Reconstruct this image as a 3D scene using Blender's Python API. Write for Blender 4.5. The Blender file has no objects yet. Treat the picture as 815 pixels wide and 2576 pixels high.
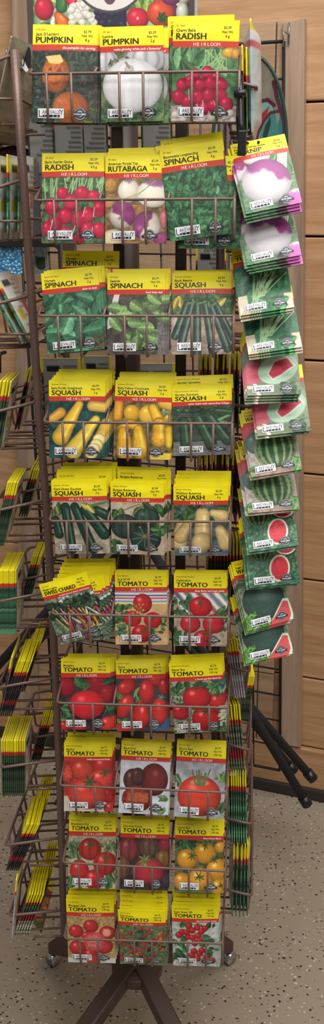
import bpy, math, random
import numpy as np
from mathutils import Vector, Matrix

random.seed(7)
scene = bpy.context.scene
COL = scene.collection

# ------------------------------------------------------------------ camera model
F = 2400.0                     # focal length in pixels of the 815 x 2576 frame
TH = math.radians(17.28)       # camera looks down by this much
CX, CY = 438.0, 1288.0
HC = 1.57                      # camera height above the floor
D = 1.309                      # distance from the camera to the front rails of the rack
ct, st = math.cos(TH), math.sin(TH)
CAM = Vector((0, 0, HC))


def ray(u, v):
    a, b = (u - CX) / F, (v - CY) / F
    return Vector((a, ct - b * st, -st - b * ct))


def hit(u, v, p0, n):
    r = ray(u, v)
    t = (Vector(p0) - CAM).dot(n) / r.dot(n)
    return CAM + r * t


def at(u, v, y):
    return hit(u, v, (0, y, 0), Vector((0, 1, 0)))


NF = Vector((0.08, 1, 0)).normalized()      # the rack is turned a few degrees


def front(u, v, back=0.0):
    return hit(u, v, (0, D + back, 0), NF)


def pxscale(p):
    d = p - CAM
    return (d.y * ct - d.z * st) / F


# ------------------------------------------------------------------ helpers
def lin(c):
    c = np.asarray(c, dtype=float)
    return np.where(c <= 0.04045, c / 12.92, ((c + 0.055) / 1.055) ** 2.4)


def rgb(r, g, b):
    return tuple(float(x) for x in lin(np.array([r, g, b]) / 255.0))


class MB:
    """collects verts, faces, vertex colours; build() links them as one mesh object"""

    def __init__(self):
        self.v, self.f, self.c, self.n = [], [], [], 0
        self.smooth = True

    def add(self, verts, faces, col=None):
        verts = np.asarray(verts, dtype=float)
        off = self.n
        self.v.append(verts)
        self.f.extend([tuple(i + off for i in f) for f in faces])
        self.n += len(verts)
        if col is None:
            col = (0.5, 0.5, 0.5)
        col = np.asarray(col, dtype=float)
        if col.ndim == 1:
            col = np.tile(col[:3], (len(verts), 1))
        self.c.append(col)

    def box(self, c, s, R=None, col=None):
        c = Vector(c)
        vs = []
        for x in (-.5, .5):
            for y in (-.5, .5):
                for z in (-.5, .5):
                    p = Vector((x * s[0], y * s[1], z * s[2]))
                    if R is not None:
                        p = R @ p
                    vs.append(c + p)
        self.add(vs, [(0, 1, 3, 2), (4, 6, 7, 5), (0, 4, 5, 1), (2, 3, 7, 6), (0, 2, 6, 4), (1, 5, 7, 3)], col)

    def prism(self, poly, d, col=None):
        """polygon (list of Vectors, planar) extruded by vector d"""
        n = len(poly)
        vs = [Vector(p) for p in poly] + [Vector(p) + Vector(d) for p in poly]
        fs = [tuple(range(n)), tuple(range(2 * n - 1, n - 1, -1))]
        for i in range(n):
            j = (i + 1) % n
            fs.append((i, i + n, j + n, j))
        self.add(vs, fs, col)

    def tube(self, pts, r, n=8, col=None, caps=True, r_end=None):
        pts = [Vector(p) for p in pts]
        m = len(pts)
        ring = []
        up = None
        for i, p in enumerate(pts):
            if i == 0:
                t = pts[1] - pts[0]
            elif i == m - 1:
                t = pts[-1] - pts[-2]
            else:
                t = (pts[i + 1] - p).normalized() + (p - pts[i - 1]).normalized()
            t.normalize()
            if up is None:
                up = Vector((0, 0, 1)) if abs(t.z) < .9 else Vector((1, 0, 0))
            a = t.cross(up).normalized()
            b = a.cross(t).normalized()
            up = b
            rr = r if r_end is None else r + (r_end - r) * i / (m - 1)
            ring.append([p + a * (rr * math.cos(2 * math.pi * k / n)) + b * (rr * math.sin(2 * math.pi * k / n)) for k in range(n)])
        vs = [q for rg in ring for q in rg]
        fs = []
        for i in range(m - 1):
            for k in range(n):
                l = (k + 1) % n
                fs.append((i * n + k, i * n + l, (i + 1) * n + l, (i + 1) * n + k))
        if caps:
            fs.append(tuple(range(n - 1, -1, -1)))
            fs.append(tuple((m - 1) * n + k for k in range(n)))
        self.add(vs, fs, col)

    def lathe(self, prof, c, n=20, col=None, R=None):
        c = Vector(c)
        vs = []
        for (r, z) in prof:
            for k in range(n):
                p = Vector((r * math.cos(2 * math.pi * k / n), r * math.sin(2 * math.pi * k / n), z))
                if R is not None:
                    p = R @ p
                vs.append(c + p)
        fs = []
        m = len(prof)
        for i in range(m - 1):
            for k in range(n):
                l = (k + 1) % n
                fs.append((i * n + k, i * n + l, (i + 1) * n + l, (i + 1) * n + k))
        fs.append(tuple(range(n - 1, -1, -1)))
        fs.append(tuple((m - 1) * n + k for k in range(n)))
        self.add(vs, fs, col)

    def mesh(self, name, mat, smooth=True):
        me = bpy.data.meshes.new(name)
        V = np.concatenate(self.v)
        me.from_pydata(V.tolist(), [], self.f)
        C = np.concatenate(self.c)
        a = me.color_attributes.new('Col', 'FLOAT_COLOR', 'POINT')
        buf = np.ones((len(V), 4), dtype=np.float32)
        buf[:, :3] = C
        a.data.foreach_set('color', buf.ravel())
        me.materials.append(mat)
        me.polygons.foreach_set('use_smooth', [smooth] * len(me.polygons))
        me.update()
        return me

    def build(self, name, mat, parent=None, smooth=True):
        o = bpy.data.objects.new(name, self.mesh(name, mat, smooth))
        COL.objects.link(o)
        if parent is not None:
            o.parent = parent
            o.matrix_parent_inverse = parent.matrix_world.inverted() if False else Matrix.Translation(-parent.location)
        return o


def sharp(o, ang=40):
    me = o.data
    try:
        me.set_sharp_from_angle(angle=math.radians(ang))
    except Exception:
        pass
    return o


def bevel(o, w=.002, seg=2):
    m = o.modifiers.new('edge', 'BEVEL')
    m.width = w
    m.segments = seg
    m.limit_method = 'ANGLE'
    return o


def empty(name, loc):
    o = bpy.data.objects.new(name, None)
    o.location = loc
    o.empty_display_size = .05
    COL.objects.link(o)
    return o


def tag(o, label=None, cat=None, group=None, kind=None):
    if label:
        o['label'] = label
    if cat:
        o['category'] = cat
    if group:
        o['group'] = group
    if kind:
        o['kind'] = kind
    return o


def fillet(pts, r, k=3):
    """round the corners of a polyline"""
    pts = [Vector(p) for p in pts]
    out = [pts[0]]
    for i in range(1, len(pts) - 1):
        a, b, c = pts[i - 1], pts[i], pts[i + 1]
        d1, d2 = (a - b), (c - b)
        q = min(r, d1.length * .45, d2.length * .45)
        p1, p2 = b + d1.normalized() * q, b + d2.normalized() * q
        for j in range(k + 1):
            t = j / k
            out.append(p1 * (1 - t) ** 2 + b * 2 * t * (1 - t) + p2 * t * t)
    out.append(pts[-1])
    return out


# ------------------------------------------------------------------ materials
def new_mat(name):
    m = bpy.data.materials.new(name)
    m.use_nodes = True
    nt = m.node_tree
    return m, nt, nt.nodes['Principled BSDF']


def plain(name, col, rough=.5, metal=0.0, bump=0.0, bscale=200, var=0.0):
    m, nt, b = new_mat(name)
    b.inputs['Base Color'].default_value = (*rgb(*col), 1)
    b.inputs['Roughness'].default_value = rough
    b.inputs['Metallic'].default_value = metal
    if bump or var:
        tc = nt.nodes.new('ShaderNodeTexCoord')
        nz = nt.nodes.new('ShaderNodeTexNoise')
        nz.inputs['Scale'].default_value = bscale
        nz.inputs['Detail'].default_value = 4
        nt.links.new(tc.outputs['Object'], nz.inputs['Vector'])
        if bump:
            bp = nt.nodes.new('ShaderNodeBump')
            bp.inputs['Strength'].default_value = bump
            bp.inputs['Distance'].default_value = .002
            nt.links.new(nz.outputs['Fac'], bp.inputs['Height'])
            nt.links.new(bp.outputs['Normal'], b.inputs['Normal'])
        if var:
            mx = nt.nodes.new('ShaderNodeMix')
            mx.data_type = 'RGBA'
            c = np.array(col)
            mx.inputs['A'].default_value = (*rgb(*np.clip(c * (1 - var), 0, 255)), 1)
            mx.inputs['B'].default_value = (*rgb(*np.clip(c * (1 + var), 0, 255)), 1)
            nt.links.new(nz.outputs['Fac'], mx.inputs['Factor'])
            nt.links.new(mx.outputs['Result'], b.inputs['Base Color'])
    return m


def painted(name, rough=.4, bump=.0, bscale=60, coat=0.0, spec=.5):
    m, nt, b = new_mat(name)
    at_ = nt.nodes.new('ShaderNodeVertexColor')
    at_.layer_name = 'Col'
    nt.links.new(at_.outputs['Color'], b.inputs['Base Color'])
    b.inputs['Roughness'].default_value = rough
    b.inputs['Specular IOR Level'].default_value = spec
    if coat:
        b.inputs['Coat Weight'].default_value = coat
        b.inputs['Coat Roughness'].default_value = .15
    if bump:
        tc = nt.nodes.new('ShaderNodeTexCoord')
        nz = nt.nodes.new('ShaderNodeTexNoise')
        nz.inputs['Scale'].default_value = bscale
        nt.links.new(tc.outputs['Object'], nz.inputs['Vector'])
        bp = nt.nodes.new('ShaderNodeBump')
        bp.inputs['Strength'].default_value = bump
        bp.inputs['Distance'].default_value = .004
        nt.links.new(nz.outputs['Fac'], bp.inputs['Height'])
        nt.links.new(bp.outputs['Normal'], b.inputs['Normal'])
    return m


def wood(name, light, dark, knot, rot, stretch=14.0, vertical=False):
    """plank wood; grain runs along the wall (or upwards when vertical)"""
    m, nt, b = new_mat(name)
    L = nt.links.new
    tc = nt.nodes.new('ShaderNodeTexCoord')
    mp = nt.nodes.new('ShaderNodeMapping')
    mp.inputs['Rotation'].default_value = (0, 0, rot)
    L(tc.outputs['Object'], mp.inputs['Vector'])
    mp2 = nt.nodes.new('ShaderNodeMapping')
    mp2.inputs['Scale'].default_value = (stretch, stretch, 1.2) if vertical else (1.2, stretch, stretch)
    L(mp.outputs['Vector'], mp2.inputs['Vector'])
    n1 = nt.nodes.new('ShaderNodeTexNoise')
    n1.inputs['Scale'].default_value = 2.2
    n1.inputs['Detail'].default_value = 6
    n1.inputs['Distortion'].default_value = .6
    L(mp2.outputs['Vector'], n1.inputs['Vector'])
    n2 = nt.nodes.new('ShaderNodeTexNoise')
    n2.inputs['Scale'].default_value = 14
    n2.inputs['Detail'].default_value = 3
    L(mp2.outputs['Vector'], n2.inputs['Vector'])
    ad = nt.nodes.new('ShaderNodeMath')
    ad.operation = 'MULTIPLY_ADD'
    ad.inputs[1].default_value = .35
    L(n2.outputs['Fac'], ad.inputs[0])
    L(n1.outputs['Fac'], ad.inputs[2])
    rp = nt.nodes.new('ShaderNodeValToRGB')
    rp.color_ramp.elements[0].position = .45
    rp.color_ramp.elements[0].color = (*rgb(*dark), 1)
    rp.color_ramp.elements[1].position = .85
    rp.color_ramp.elements[1].color = (*rgb(*light), 1)
    L(ad.outputs[0], rp.inputs['Fac'])
    vo = nt.nodes.new('ShaderNodeTexVoronoi')
    vo.inputs['Scale'].default_value = 3.1
    mp3 = nt.nodes.new('ShaderNodeMapping')
    mp3.inputs['Scale'].default_value = (1, 1, .8) if vertical else (.8, 1, 1.1)
    L(mp.outputs['Vector'], mp3.inputs['Vector'])
    L(mp3.outputs['Vector'], vo.inputs['Vector'])
    kr = nt.nodes.new('ShaderNodeValToRGB')
    kr.color_ramp.elements[0].position = .02
    kr.color_ramp.elements[0].color = (1, 1, 1, 1)
    kr.color_ramp.elements[1].position = .075
    kr.color_ramp.elements[1].color = (0, 0, 0, 1)
    L(vo.outputs['Distance'], kr.inputs['Fac'])
    mx = nt.nodes.new('ShaderNodeMix')
    mx.data_type = 'RGBA'
    mx.inputs['B'].default_value = (*rgb(*knot), 1)
    L(kr.outputs['Color'], mx.inputs['Factor'])
    L(rp.outputs['Color'], mx.inputs['A'])
    L(mx.outputs['Result'], b.inputs['Base Color'])
    b.inputs['Roughness'].default_value = .5
    bp = nt.nodes.new('ShaderNodeBump')
    bp.inputs['Strength'].default_value = .12
    bp.inputs['Distance'].default_value = .003
    L(ad.outputs[0], bp.inputs['Height'])
    L(bp.outputs['Normal'], b.inputs['Normal'])
    return m


def floor_mat():
    m, nt, b = new_mat('speckled epoxy floor')
    L = nt.links.new
    tc = nt.nodes.new('ShaderNodeTexCoord')
    base = nt.nodes.new('ShaderNodeTexNoise')
    base.inputs['Scale'].default_value = 5
    L(tc.outputs['Object'], base.inputs['Vector'])
    mx0 = nt.nodes.new('ShaderNodeMix')
    mx0.data_type = 'RGBA'
    mx0.inputs['A'].default_value = (*rgb(150, 137, 119), 1)
    mx0.inputs['B'].default_value = (*rgb(164, 151, 133), 1)
    L(base.outputs['Fac'], mx0.inputs['Factor'])
    cur = mx0.outputs['Result']
    for i, (sc, thr, col, off, pick) in enumerate([(80, .22, (50, 45, 40), 0, .13), (90, .20, (206, 196, 180), 3.3, .13),
                                                   (130, .2, (88, 80, 70), 7.1, .10), (55, .15, (44, 40, 38), 11.7, .07)]):
        mp = nt.nodes.new('ShaderNodeMapping')
        mp.inputs['Location'].default_value = (off, off * .7, 0)
        mp.inputs['Rotation'].default_value = (0, 0, .5 * i)
        mp.inputs['Scale'].default_value = (1, 1.35, 1)
        L(tc.outputs['Object'], mp.inputs['Vector'])
        nz = nt.nodes.new('ShaderNodeTexNoise')
        nz.inputs['Scale'].default_value = sc * 1.4
        L(mp.outputs['Vector'], nz.inputs['Vector'])
        dm = nt.nodes.new('ShaderNodeVectorMath')
        dm.operation = 'MULTIPLY_ADD'
        dm.inputs[1].default_value = (.012, .012, 0)
        L(nz.outputs['Color'], dm.inputs[0])
        L(mp.outputs['Vector'], dm.inputs[2])
        vo = nt.nodes.new('ShaderNodeTexVoronoi')
        vo.voronoi_dimensions = '2D'
        vo.inputs['Scale'].default_value = sc
        L(dm.outputs[0], vo.inputs['Vector'])
        lt = nt.nodes.new('ShaderNodeMath')
        lt.operation = 'LESS_THAN'
        lt.inputs[1].default_value = thr
        L(vo.outputs['Distance'], lt.inputs[0])
        sp = nt.nodes.new('ShaderNodeSeparateColor')
        L(vo.outputs['Color'], sp.inputs[0])
        pk = nt.nodes.new('ShaderNodeMath')
        pk.operation = 'LESS_THAN'
        pk.inputs[1].default_value = pick
        L(sp.outputs[0], pk.inputs[0])
        mu = nt.nodes.new('ShaderNodeMath')
        mu.operation = 'MULTIPLY'
        L(lt.outputs[0], mu.inputs[0])
        L(pk.outputs[0], mu.inputs[1])
        mx = nt.nodes.new('ShaderNodeMix')
        mx.data_type = 'RGBA'
        mx.inputs['B'].default_value = (*rgb(*col), 1)
        L(mu.outputs[0], mx.inputs['Factor'])
        L(cur, mx.inputs['A'])
        cur = mx.outputs['Result']
    L(cur, b.inputs['Base Color'])
    b.inputs['Roughness'].default_value = .42
    return m


M_PRINT = painted('printed paper packet', rough=.42, bump=.10, bscale=45, spec=.35)
M_FOIL = painted('printed foil pouch', rough=.3, bump=.5, bscale=40, coat=.3)
M_GLASS = painted('painted glass', rough=.12, coat=.6)
M_BOARD = painted('printed sign board', rough=.5)
M_BROWN = plain('brown powder coated steel', (108, 85, 76), .4, .15, bump=.15, bscale=300, var=.08)
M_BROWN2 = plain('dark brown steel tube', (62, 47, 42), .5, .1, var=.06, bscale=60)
M_LEG = plain('brown base steel', (78, 58, 50), .4, .1, bump=.1, bscale=200, var=.08)
M_BLACK = plain('black wire', (22, 21, 22), .45, .1)
M_PLASTIC = plain('black plastic', (24, 24, 27), .35)
M_FOAM = plain('black foam tube', (34, 34, 36), .85, bump=.6, bscale=350, var=.15)
M_CHROME = plain('chrome caster', (200, 200, 205), .15, 1.0)
M_STEEL = plain('bright steel hook', (150, 150, 150), .3, .8)
M_DARK = plain('dark rubber cove', (46, 40, 37), .6)

# ------------------------------------------------------------------ printed artwork, painted onto mesh vertices
PW, PH = .083, .116               # packet size
NX, NY = 110, 154                 # cells of the printed face
SS = 2
CWP, CHP = (NX + 1) * SS, (NY + 1) * SS
SX = CWP / 83.0                   # canvas pixels per millimetre


class Cv:
    def __init__(self, seed, w=83.0, h=116.0, s=SX):
        self.s = s
        self.W, self.H = int(round(w * s)), int(round(h * s))
        self.a = np.zeros((self.H, self.W, 3))
        self.r = np.random.RandomState(seed)

    def win(self, x0, x1, y0, y1):
        s = self.s
        i0, i1 = max(0, int(x0 * s)), min(self.W, int(x1 * s) + 2)
        j0, j1 = max(0, int(y0 * s)), min(self.H, int(y1 * s) + 2)
        if i1 <= i0 or j1 <= j0:
            return None
        X = (np.arange(i0, i1) + .5) / s
        Y = (np.arange(j0, j1) + .5) / s
        return slice(j0, j1), slice(i0, i1), *np.meshgrid(X, Y)

    def mix(self, js, is_, m, col):
        m = m[..., None]
        self.a[js, is_] = self.a[js, is_] * (1 - m) + np.clip(col, 0, 1.0) * m

    def vnoise(self, n, m, shape):
        g = self.r.rand(n + 2, m + 2)
        yy = np.linspace(0, n, shape[0])
        xx = np.linspace(0, m, shape[1])
        j, i = yy.astype(int), xx.astype(int)
        fy, fx = (yy - j)[:, None], (xx - i)[None, :]
        fy, fx = fy * fy * (3 - 2 * fy), fx * fx * (3 - 2 * fx)
        return (g[j][:, i] * (1 - fx) + g[j][:, i + 1] * fx) * (1 - fy) + (g[j + 1][:, i] * (1 - fx) + g[j + 1][:, i + 1] * fx) * fy

    def rect(self, x0, x1, y0, y1, c):
        w = self.win(x0, x1, y0, y1)
        if w:
            js, is_, X, Y = w
            m = ((X >= x0) & (X <= x1) & (Y >= y0) & (Y <= y1)).astype(float)
            self.mix(js, is_, m, np.array(c) / 255.)

    def mottle(self, x0, x1, y0, y1, ca, cb, cell=6, hard=1.6):
        w = self.win(x0, x1, y0, y1)
        if not w:
            return
        js, is_, X, Y = w
        n = self.vnoise(int((y1 - y0) / cell) + 2, int((x1 - x0) / cell) + 2, X.shape) * .65 + self.vnoise(int(2.7 * (y1 - y0) / cell) + 2, int(2.7 * (x1 - x0) / cell) + 2, X.shape) * .35
        n = np.clip((n - .5) * hard + .5, 0, 1)[..., None]
        self.a[js, is_] = (np.array(ca) * (1 - n) + np.array(cb) * n) / 255.

    def ball(self, cx, cy, rx, ry, c, rot=0, hl=.45, ribs=0, edge=.45, tex=0, c2=None, c2y=0., lx=-.35, ly=-.45, ribd=.22, hs=.03):
        R = max(rx, ry) + 1
        w = self.win(cx - R, cx + R, cy - R, cy + R)
        if not w:
            return
        js, is_, X, Y = w
        co, si = math.cos(rot), math.sin(rot)
        x = ((X - cx) * co + (Y - cy) * si) / rx
        y = (-(X - cx) * si + (Y - cy) * co) / ry
        r = np.sqrt(x * x + y * y)
        m = np.clip((1 - r) * min(rx, ry) * self.s + .5, 0, 1)
        nz = np.sqrt(np.clip(1 - r * r, 0, 1))
        sh = np.clip(edge + (1 - edge) * (nz * .85 + .45 * (x * lx + y * ly)) + .08, .15, 1.25)
        col = np.array(c, float) / 255.
        col = np.broadcast_to(col, x.shape + (3,)).copy()
        if c2 is not None:
            nn = self.vnoise(8, 8, x.shape) - .5
            k = np.clip((c2y - y + nn * .5) * 5, 0, 1)[..., None]
            col = col * (1 - k) + np.array(c2) / 255. * k
        if ribs:
            lon = np.arcsin(np.clip(x / np.sqrt(np.clip(1 - y * y, .02, 1)), -1, 1))
            sh = sh * (1 - ribd * (np.abs(np.cos(lon * ribs)) ** 6))
        if tex:
            sh = sh * (1 + tex * (self.vnoise(int(ry * 1.5) + 3, int(rx * 1.5) + 3, x.shape) - .5) * 2)
        col = col * sh[..., None]
        if hl:
            h = np.exp(-((x - lx * .9) ** 2 + (y - ly * .9) ** 2) / hs) * hl
            col = col + h[..., None] * np.array([1, .96, .93])
        self.mix(js, is_, m, col)

    def leaf(self, cx, cy, L, Wd, rot, c, rib=.25, tip=.8):
        R = L + 1
        w = self.win(cx - R, cx + R, cy - R, cy + R)
        if not w:
            return
        js, is_, X, Y = w
        co, si = math.cos(rot), math.sin(rot)
        x = ((X - cx) * co + (Y - cy) * si) / L
        y = (-(X - cx) * si + (Y - cy) * co) / Wd
        hw = np.clip(1 - x * x, 0, 1) ** tip * (1 - .25 * x)
        hw = hw * (1 + .04 * np.sin(x * 11))
        dk = np.clip((hw + .16 - np.abs(y)) * Wd * self.s * .5, 0, 1) * (np.abs(x) < 1.04)
        self.mix(js, is_, dk * .38, self.a[js, is_] * .35)
        m = np.clip((hw - np.abs(y)) * Wd * self.s + .2, 0, 1) * (np.abs(x) < 1)
        vn = ((x * 3.6 - np.abs(y) * .9) % 1.0) - .5
        sh = .80 + .28 * (y > 0) - .30 * np.abs(y) + .05 * np.sin(np.abs(y) * 5 + x * 13) + .15 * rib * np.exp(-(y / .08) ** 2) * 4 - .08 * x + .10 * rib * 4 * np.exp(-(vn / .09) ** 2) * (L > 5)
        self.mix(js, is_, m, np.array(c) / 255. * sh[..., None])

    def leaves(self, n, x0, x1, y0, y1, L, cols, asp=.55):
        for _ in range(n):
            c = np.array(cols[self.r.randint(len(cols))], float) * self.r.uniform(.75, 1.2)
            l = self.r.uniform(*L)
            self.leaf(self.r.uniform(x0, x1), self.r.uniform(y0, y1), l, l * asp * self.r.uniform(.7, 1.2), self.r.uniform(0, 6.3), c)

    def cap(self, x0, y0, x1, y1, r0, r1, c, stripe=0, hl=.25, edge=.4, tex=0., cs=None):
        R = max(r0, r1) + 1
        w = self.win(min(x0, x1) - R, max(x0, x1) + R, min(y0, y1) - R, max(y0, y1) + R)
        if not w:
            return
        js, is_, X, Y = w
        dx, dy = x1 - x0, y1 - y0
        l = math.hypot(dx, dy)
        t = np.clip(((X - x0) * dx + (Y - y0) * dy) / (l * l), 0, 1)
        r = r0 + (r1 - r0) * t
        px, py = X - (x0 + t * dx), Y - (y0 + t * dy)
        d = np.hypot(px, py) / r
        sd = (px * dy - py * dx) / l / r
        m = np.clip((1 - d) * r * self.s + .5, 0, 1)
        sh = edge + (1 - edge) * np.sqrt(np.clip(1 - d * d, 0, 1)) * 1.15
        if tex:
            sh = sh * (1 + tex * (self.vnoise(14, 14, X.shape) - .5) * 2)
        col = np.array(c, float) / 255. * sh[..., None]
        if stripe:
            q = (np.cos(sd * stripe) > .55).astype(float) * .35
            col = col * (1 - q[..., None]) + q[..., None] * np.array(cs if cs is not None else (150, 175, 140)) / 255.
        col = col + (hl * np.exp(-((sd - .3) / .18) ** 2) * (t > .05) * (t < .95))[..., None]
        self.mix(js, is_, m, col)

    def line(self, x0, y0, x1, y1, wd, c):
        self.cap(x0, y0, x1, y1, wd / 2, wd / 2, c, hl=0, edge=.8)

    def curve(self, pts, w0, w1, c):
        for i in range(len(pts) - 1):
            a = w0 + (w1 - w0) * i / (len(pts) - 1)
            self.cap(*pts[i], *pts[i + 1], a / 2, a / 2, c, hl=0, edge=.75)

    def star(self, cx, cy, r, n, c, ph=0., asp=.22):
        for k in range(n):
            a = ph + 2 * math.pi * k / n + self.r.uniform(-.2, .2)
            rr = r * self.r.uniform(.8, 1.1)
            self.leaf(cx + math.cos(a) * rr * .5, cy + math.sin(a) * rr * .5, rr * .6, rr * asp, a, c)

    def poly(self, pts, c, sh=None):
        xs, ys = [p[0] for p in pts], [p[1] for p in pts]
        w = self.win(min(xs), max(xs), min(ys), max(ys))
        if not w:
            return
        js, is_, X, Y = w
        m = np.zeros(X.shape, bool)
        n = len(pts)
        for i in range(n):
            (xa, ya), (xb, yb) = pts[i], pts[(i + 1) % n]
            if ya == yb:
                continue
            cr = ((ya > Y) != (yb > Y)) & (X < (xb - xa) * (Y - ya) / (yb - ya) + xa)
            m ^= cr
        self.mix(js, is_, m.astype(float), np.array(c) / 255.)

    def tomato(self, x, y, r, c=(200, 30, 32), cal=1, asp=.9, ribs=0, hl=.4, cx=0., cy=-.55):
        self.ball(x, y, r, r * asp, c, hl=hl, ribs=ribs, edge=.5)
        if cal:
            self.star(x + cx * r, y + cy * r, r * .46, 7, (64, 96, 50), asp=.12, ph=self.r.uniform(0, 1))

    def grain(self, k=.05):
        self.a *= (1 + k * (self.r.rand(self.H, self.W, 1) - .5) * 2)


GR = [(60, 110, 58), (78, 130, 70), (46, 88, 48)]
DGR = [(36, 64, 42), (48, 84, 54), (30, 52, 36)]
Y0 = 31.0


def art_jack(c):
    c.mottle(0, 83, Y0, 116, (18, 24, 22), (70, 82, 66), 5)
    c.leaves(60, 0, 83, 34, 60, (3, 7), [(40, 62, 48), (28, 44, 36), (66, 82, 60)])
    c.leaves(70, 0, 32, 60, 116, (2.5, 5), [(96, 122, 98), (60, 84, 62), (40, 54, 44)])
    c.leaves(40, 55, 83, 58, 100, (2, 4.5), [(92, 70, 66), (60, 50, 48), (46, 40, 36)])
    c.leaves(26, 55, 83, 88, 116, (2.5, 5), [(120, 112, 52), (70, 90, 50)])
    c.ball(31, 59, 18, 22, (206, 104, 44), ribs=5, hl=.08, edge=.4, ly=-.2, lx=-.6, ribd=.1, tex=.12)
    c.poly([(17, 38), (36, 36), (40, 44), (34, 47), (22, 46)], (240, 196, 110))
    c.poly([(20, 54), (25, 50), (26, 56)], (120, 60, 24))
    c.poly([(31, 56), (36, 50), (38, 57)], (120, 60, 24))
    c.poly([(22, 66), (28, 69), (38, 65), (34, 72), (26, 72)], (150, 70, 26))
    c.ball(50, 98, 23, 19, (204, 100, 42), ribs=5, hl=.08, edge=.4, lx=-.6, ribd=.1, tex=.12)


def art_lumina(c):
    c.mottle(0, 83, Y0, 116, (50, 70, 46), (120, 140, 96), 6)
    c.ball(8, 42, 16, 14, (206, 204, 204), ribs=4, hl=.1, edge=.6)
    c.ball(60, 40, 28, 16, (198, 196, 198), ribs=5, hl=.1, edge=.6)
    c.leaves(14, 14, 40, 40, 52, (4, 7), [(150, 152, 140), (90, 104, 84)])
    c.leaves(30, 0, 83, 98, 116, (3, 6), GR)
    c.ball(42, 72, 39, 33, (238, 238, 240), ribs=5, hl=.08, edge=.62, ribd=.04, ly=-.3)
    c.ball(38, 52, 6, 5, (190, 188, 186), hl=0, edge=.7)
    c.line(38, 50, 34, 44, 3, (150, 130, 110))


def art_cherry(c):
    c.mottle(0, 83, Y0, 116, (44, 84, 50), (96, 140, 88), 6)
    c.leaves(16, 0, 60, 34, 60, (8, 15), [(82, 132, 80), (62, 112, 66), (100, 148, 96)], .6)
    for k in range(16):
        c.line(30 + k * 3, 60, 50 + c.r.uniform(-10, 30), 34, 1.4, (150, 184, 120))
    c.ball(72, 37, 10, 6, (226, 170, 50), hl=.2)
    c.ball(80, 38, 6, 6, (230, 150, 50), hl=.2)
    c.mottle(0, 83, 98, 116, (120, 116, 100), (206, 198, 180), 4)
    for (x, y, r) in [(30, 62, 7), (45, 60, 8), (56, 66, 7), (14, 74, 8), (24, 70, 8), (36, 74, 8), (50, 72, 9), (63, 74, 8), (10, 88, 9), (22, 94, 9), (34, 88, 9),
                      (48, 86, 9), (62, 86, 9), (70, 96, 9), (42, 101, 8), (54, 98, 8), (28, 104, 7)]:
        c.ball(x, y, r, r, (196, 22, 62), hl=.3, edge=.45)
    for (x, y) in [(22, 80), (40, 92), (54, 92), (48, 104), (33, 96)]:
        c.line(x, y, x + c.r.uniform(-5, 5), y + 11, 1, (236, 190, 196))
    for (x, y) in [(6, 108), (16, 113), (40, 112), (52, 111), (66, 110), (76, 106), (80, 114)]:
        c.ball(x, y, 5.5, 4.5, (216, 206, 190), hl=.15)


def art_scarlet(c):
    c.mottle(0, 83, Y0, 116, (30, 54, 34), (88, 120, 74), 6)
    c.leaves(18, 0, 83, 33, 46, (6, 11), [(90, 134, 84), (62, 104, 60), (130, 164, 116)], .5)
    for k in range(24):
        x = c.r.uniform(5, 80)
        c.line(x, 58, x + c.r.uniform(-9, 9), 33, 1.6, (150, 186, 120))
    c.mottle(0, 20, 60, 116, (120, 130, 84), (40, 60, 40), 5)
    for (x, y, rx, ry) in [(28, 52, 8, 8), (54, 52, 10, 9), (69, 56, 9, 8), (14, 69, 9, 12), (40, 64, 11, 11), (77, 72, 9, 11), (32, 81, 10, 11), (50, 86, 10, 13),
                           (62, 80, 9, 11), (18, 92, 10, 11), (8, 97, 7, 10), (62, 99, 10, 11), (76, 99, 9, 11), (33, 103, 9, 9), (49, 110, 8, 7)]:
        c.ball(x, y, rx, ry, (206, 20, 60), hl=.3, edge=.45)
    for (x, y) in [(15, 86), (45, 94), (58, 70), (70, 70), (68, 96)]:
        c.line(x, y, x - 4 + c.r.uniform(-3, 3), y + 12, 1.1, (240, 196, 204))


def art_rutabaga(c):
    c.mottle(0, 83, Y0, 116, (96, 70, 40), (170, 132, 80), 6)
    c.mottle(50, 83, Y0, 40, (60, 90, 40), (110, 140, 70), 4)
    P, Wt = (150, 56, 120), (236, 226, 206)
    c.ball(8, 40, 11, 11, (190, 138, 66), hl=.1, tex=.2)
    c.ball(33, 47, 15, 15, Wt, c2=(176, 110, 160), c2y=-.7, hl=.15, edge=.6)
    c.ball(66, 51, 23, 18, Wt, c2=(168, 92, 150), c2y=-.55, hl=.2, edge=.6)
    c.ball(6, 62, 8, 9, (190, 140, 80), hl=.1, tex=.15)
    c.ball(24, 79, 18, 18, Wt, c2=P, c2y=.35, hl=.15, edge=.5, rot=.7)
    c.ball(50, 74, 9, 9, (176, 120, 70), hl=.1)
    c.ball(58, 93, 20, 19, Wt, c2=P, c2y=.1, hl=.2, edge=.5, rot=-1.1)
    c.ball(83, 84, 8, 14, (196, 110, 110), hl=.1)
    c.ball(12, 108, 16, 11, (226, 206, 160), hl=.1, edge=.6)
    c.ball(80, 110, 14, 9, (150, 60, 110), hl=.1)
    c.line(44, 52, 20, 60, 1.4, (170, 176, 90))
    c.line(70, 34, 46, 52, 1.4, (150, 166, 90))


def art_bloom(c):
    c.mottle(0, 83, Y0, 116, (30, 66, 42), (70, 118, 74), 4)
    for k in range(90):
        x, y = c.r.uniform(0, 83), c.r.uniform(32, 114)
        l = c.r.uniform(4, 9)
        col = np.array((62, 122, 76)) * c.r.uniform(.6, 1.25)
        c.ball(x, y, l, l * c.r.uniform(.6, .9), col, rot=c.r.uniform(0, 3), hl=0, edge=.5, tex=.35)
    c.leaves(40, 0, 83, 34, 112, (3, 6), [(90, 150, 98), (70, 128, 80)], .6)


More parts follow.
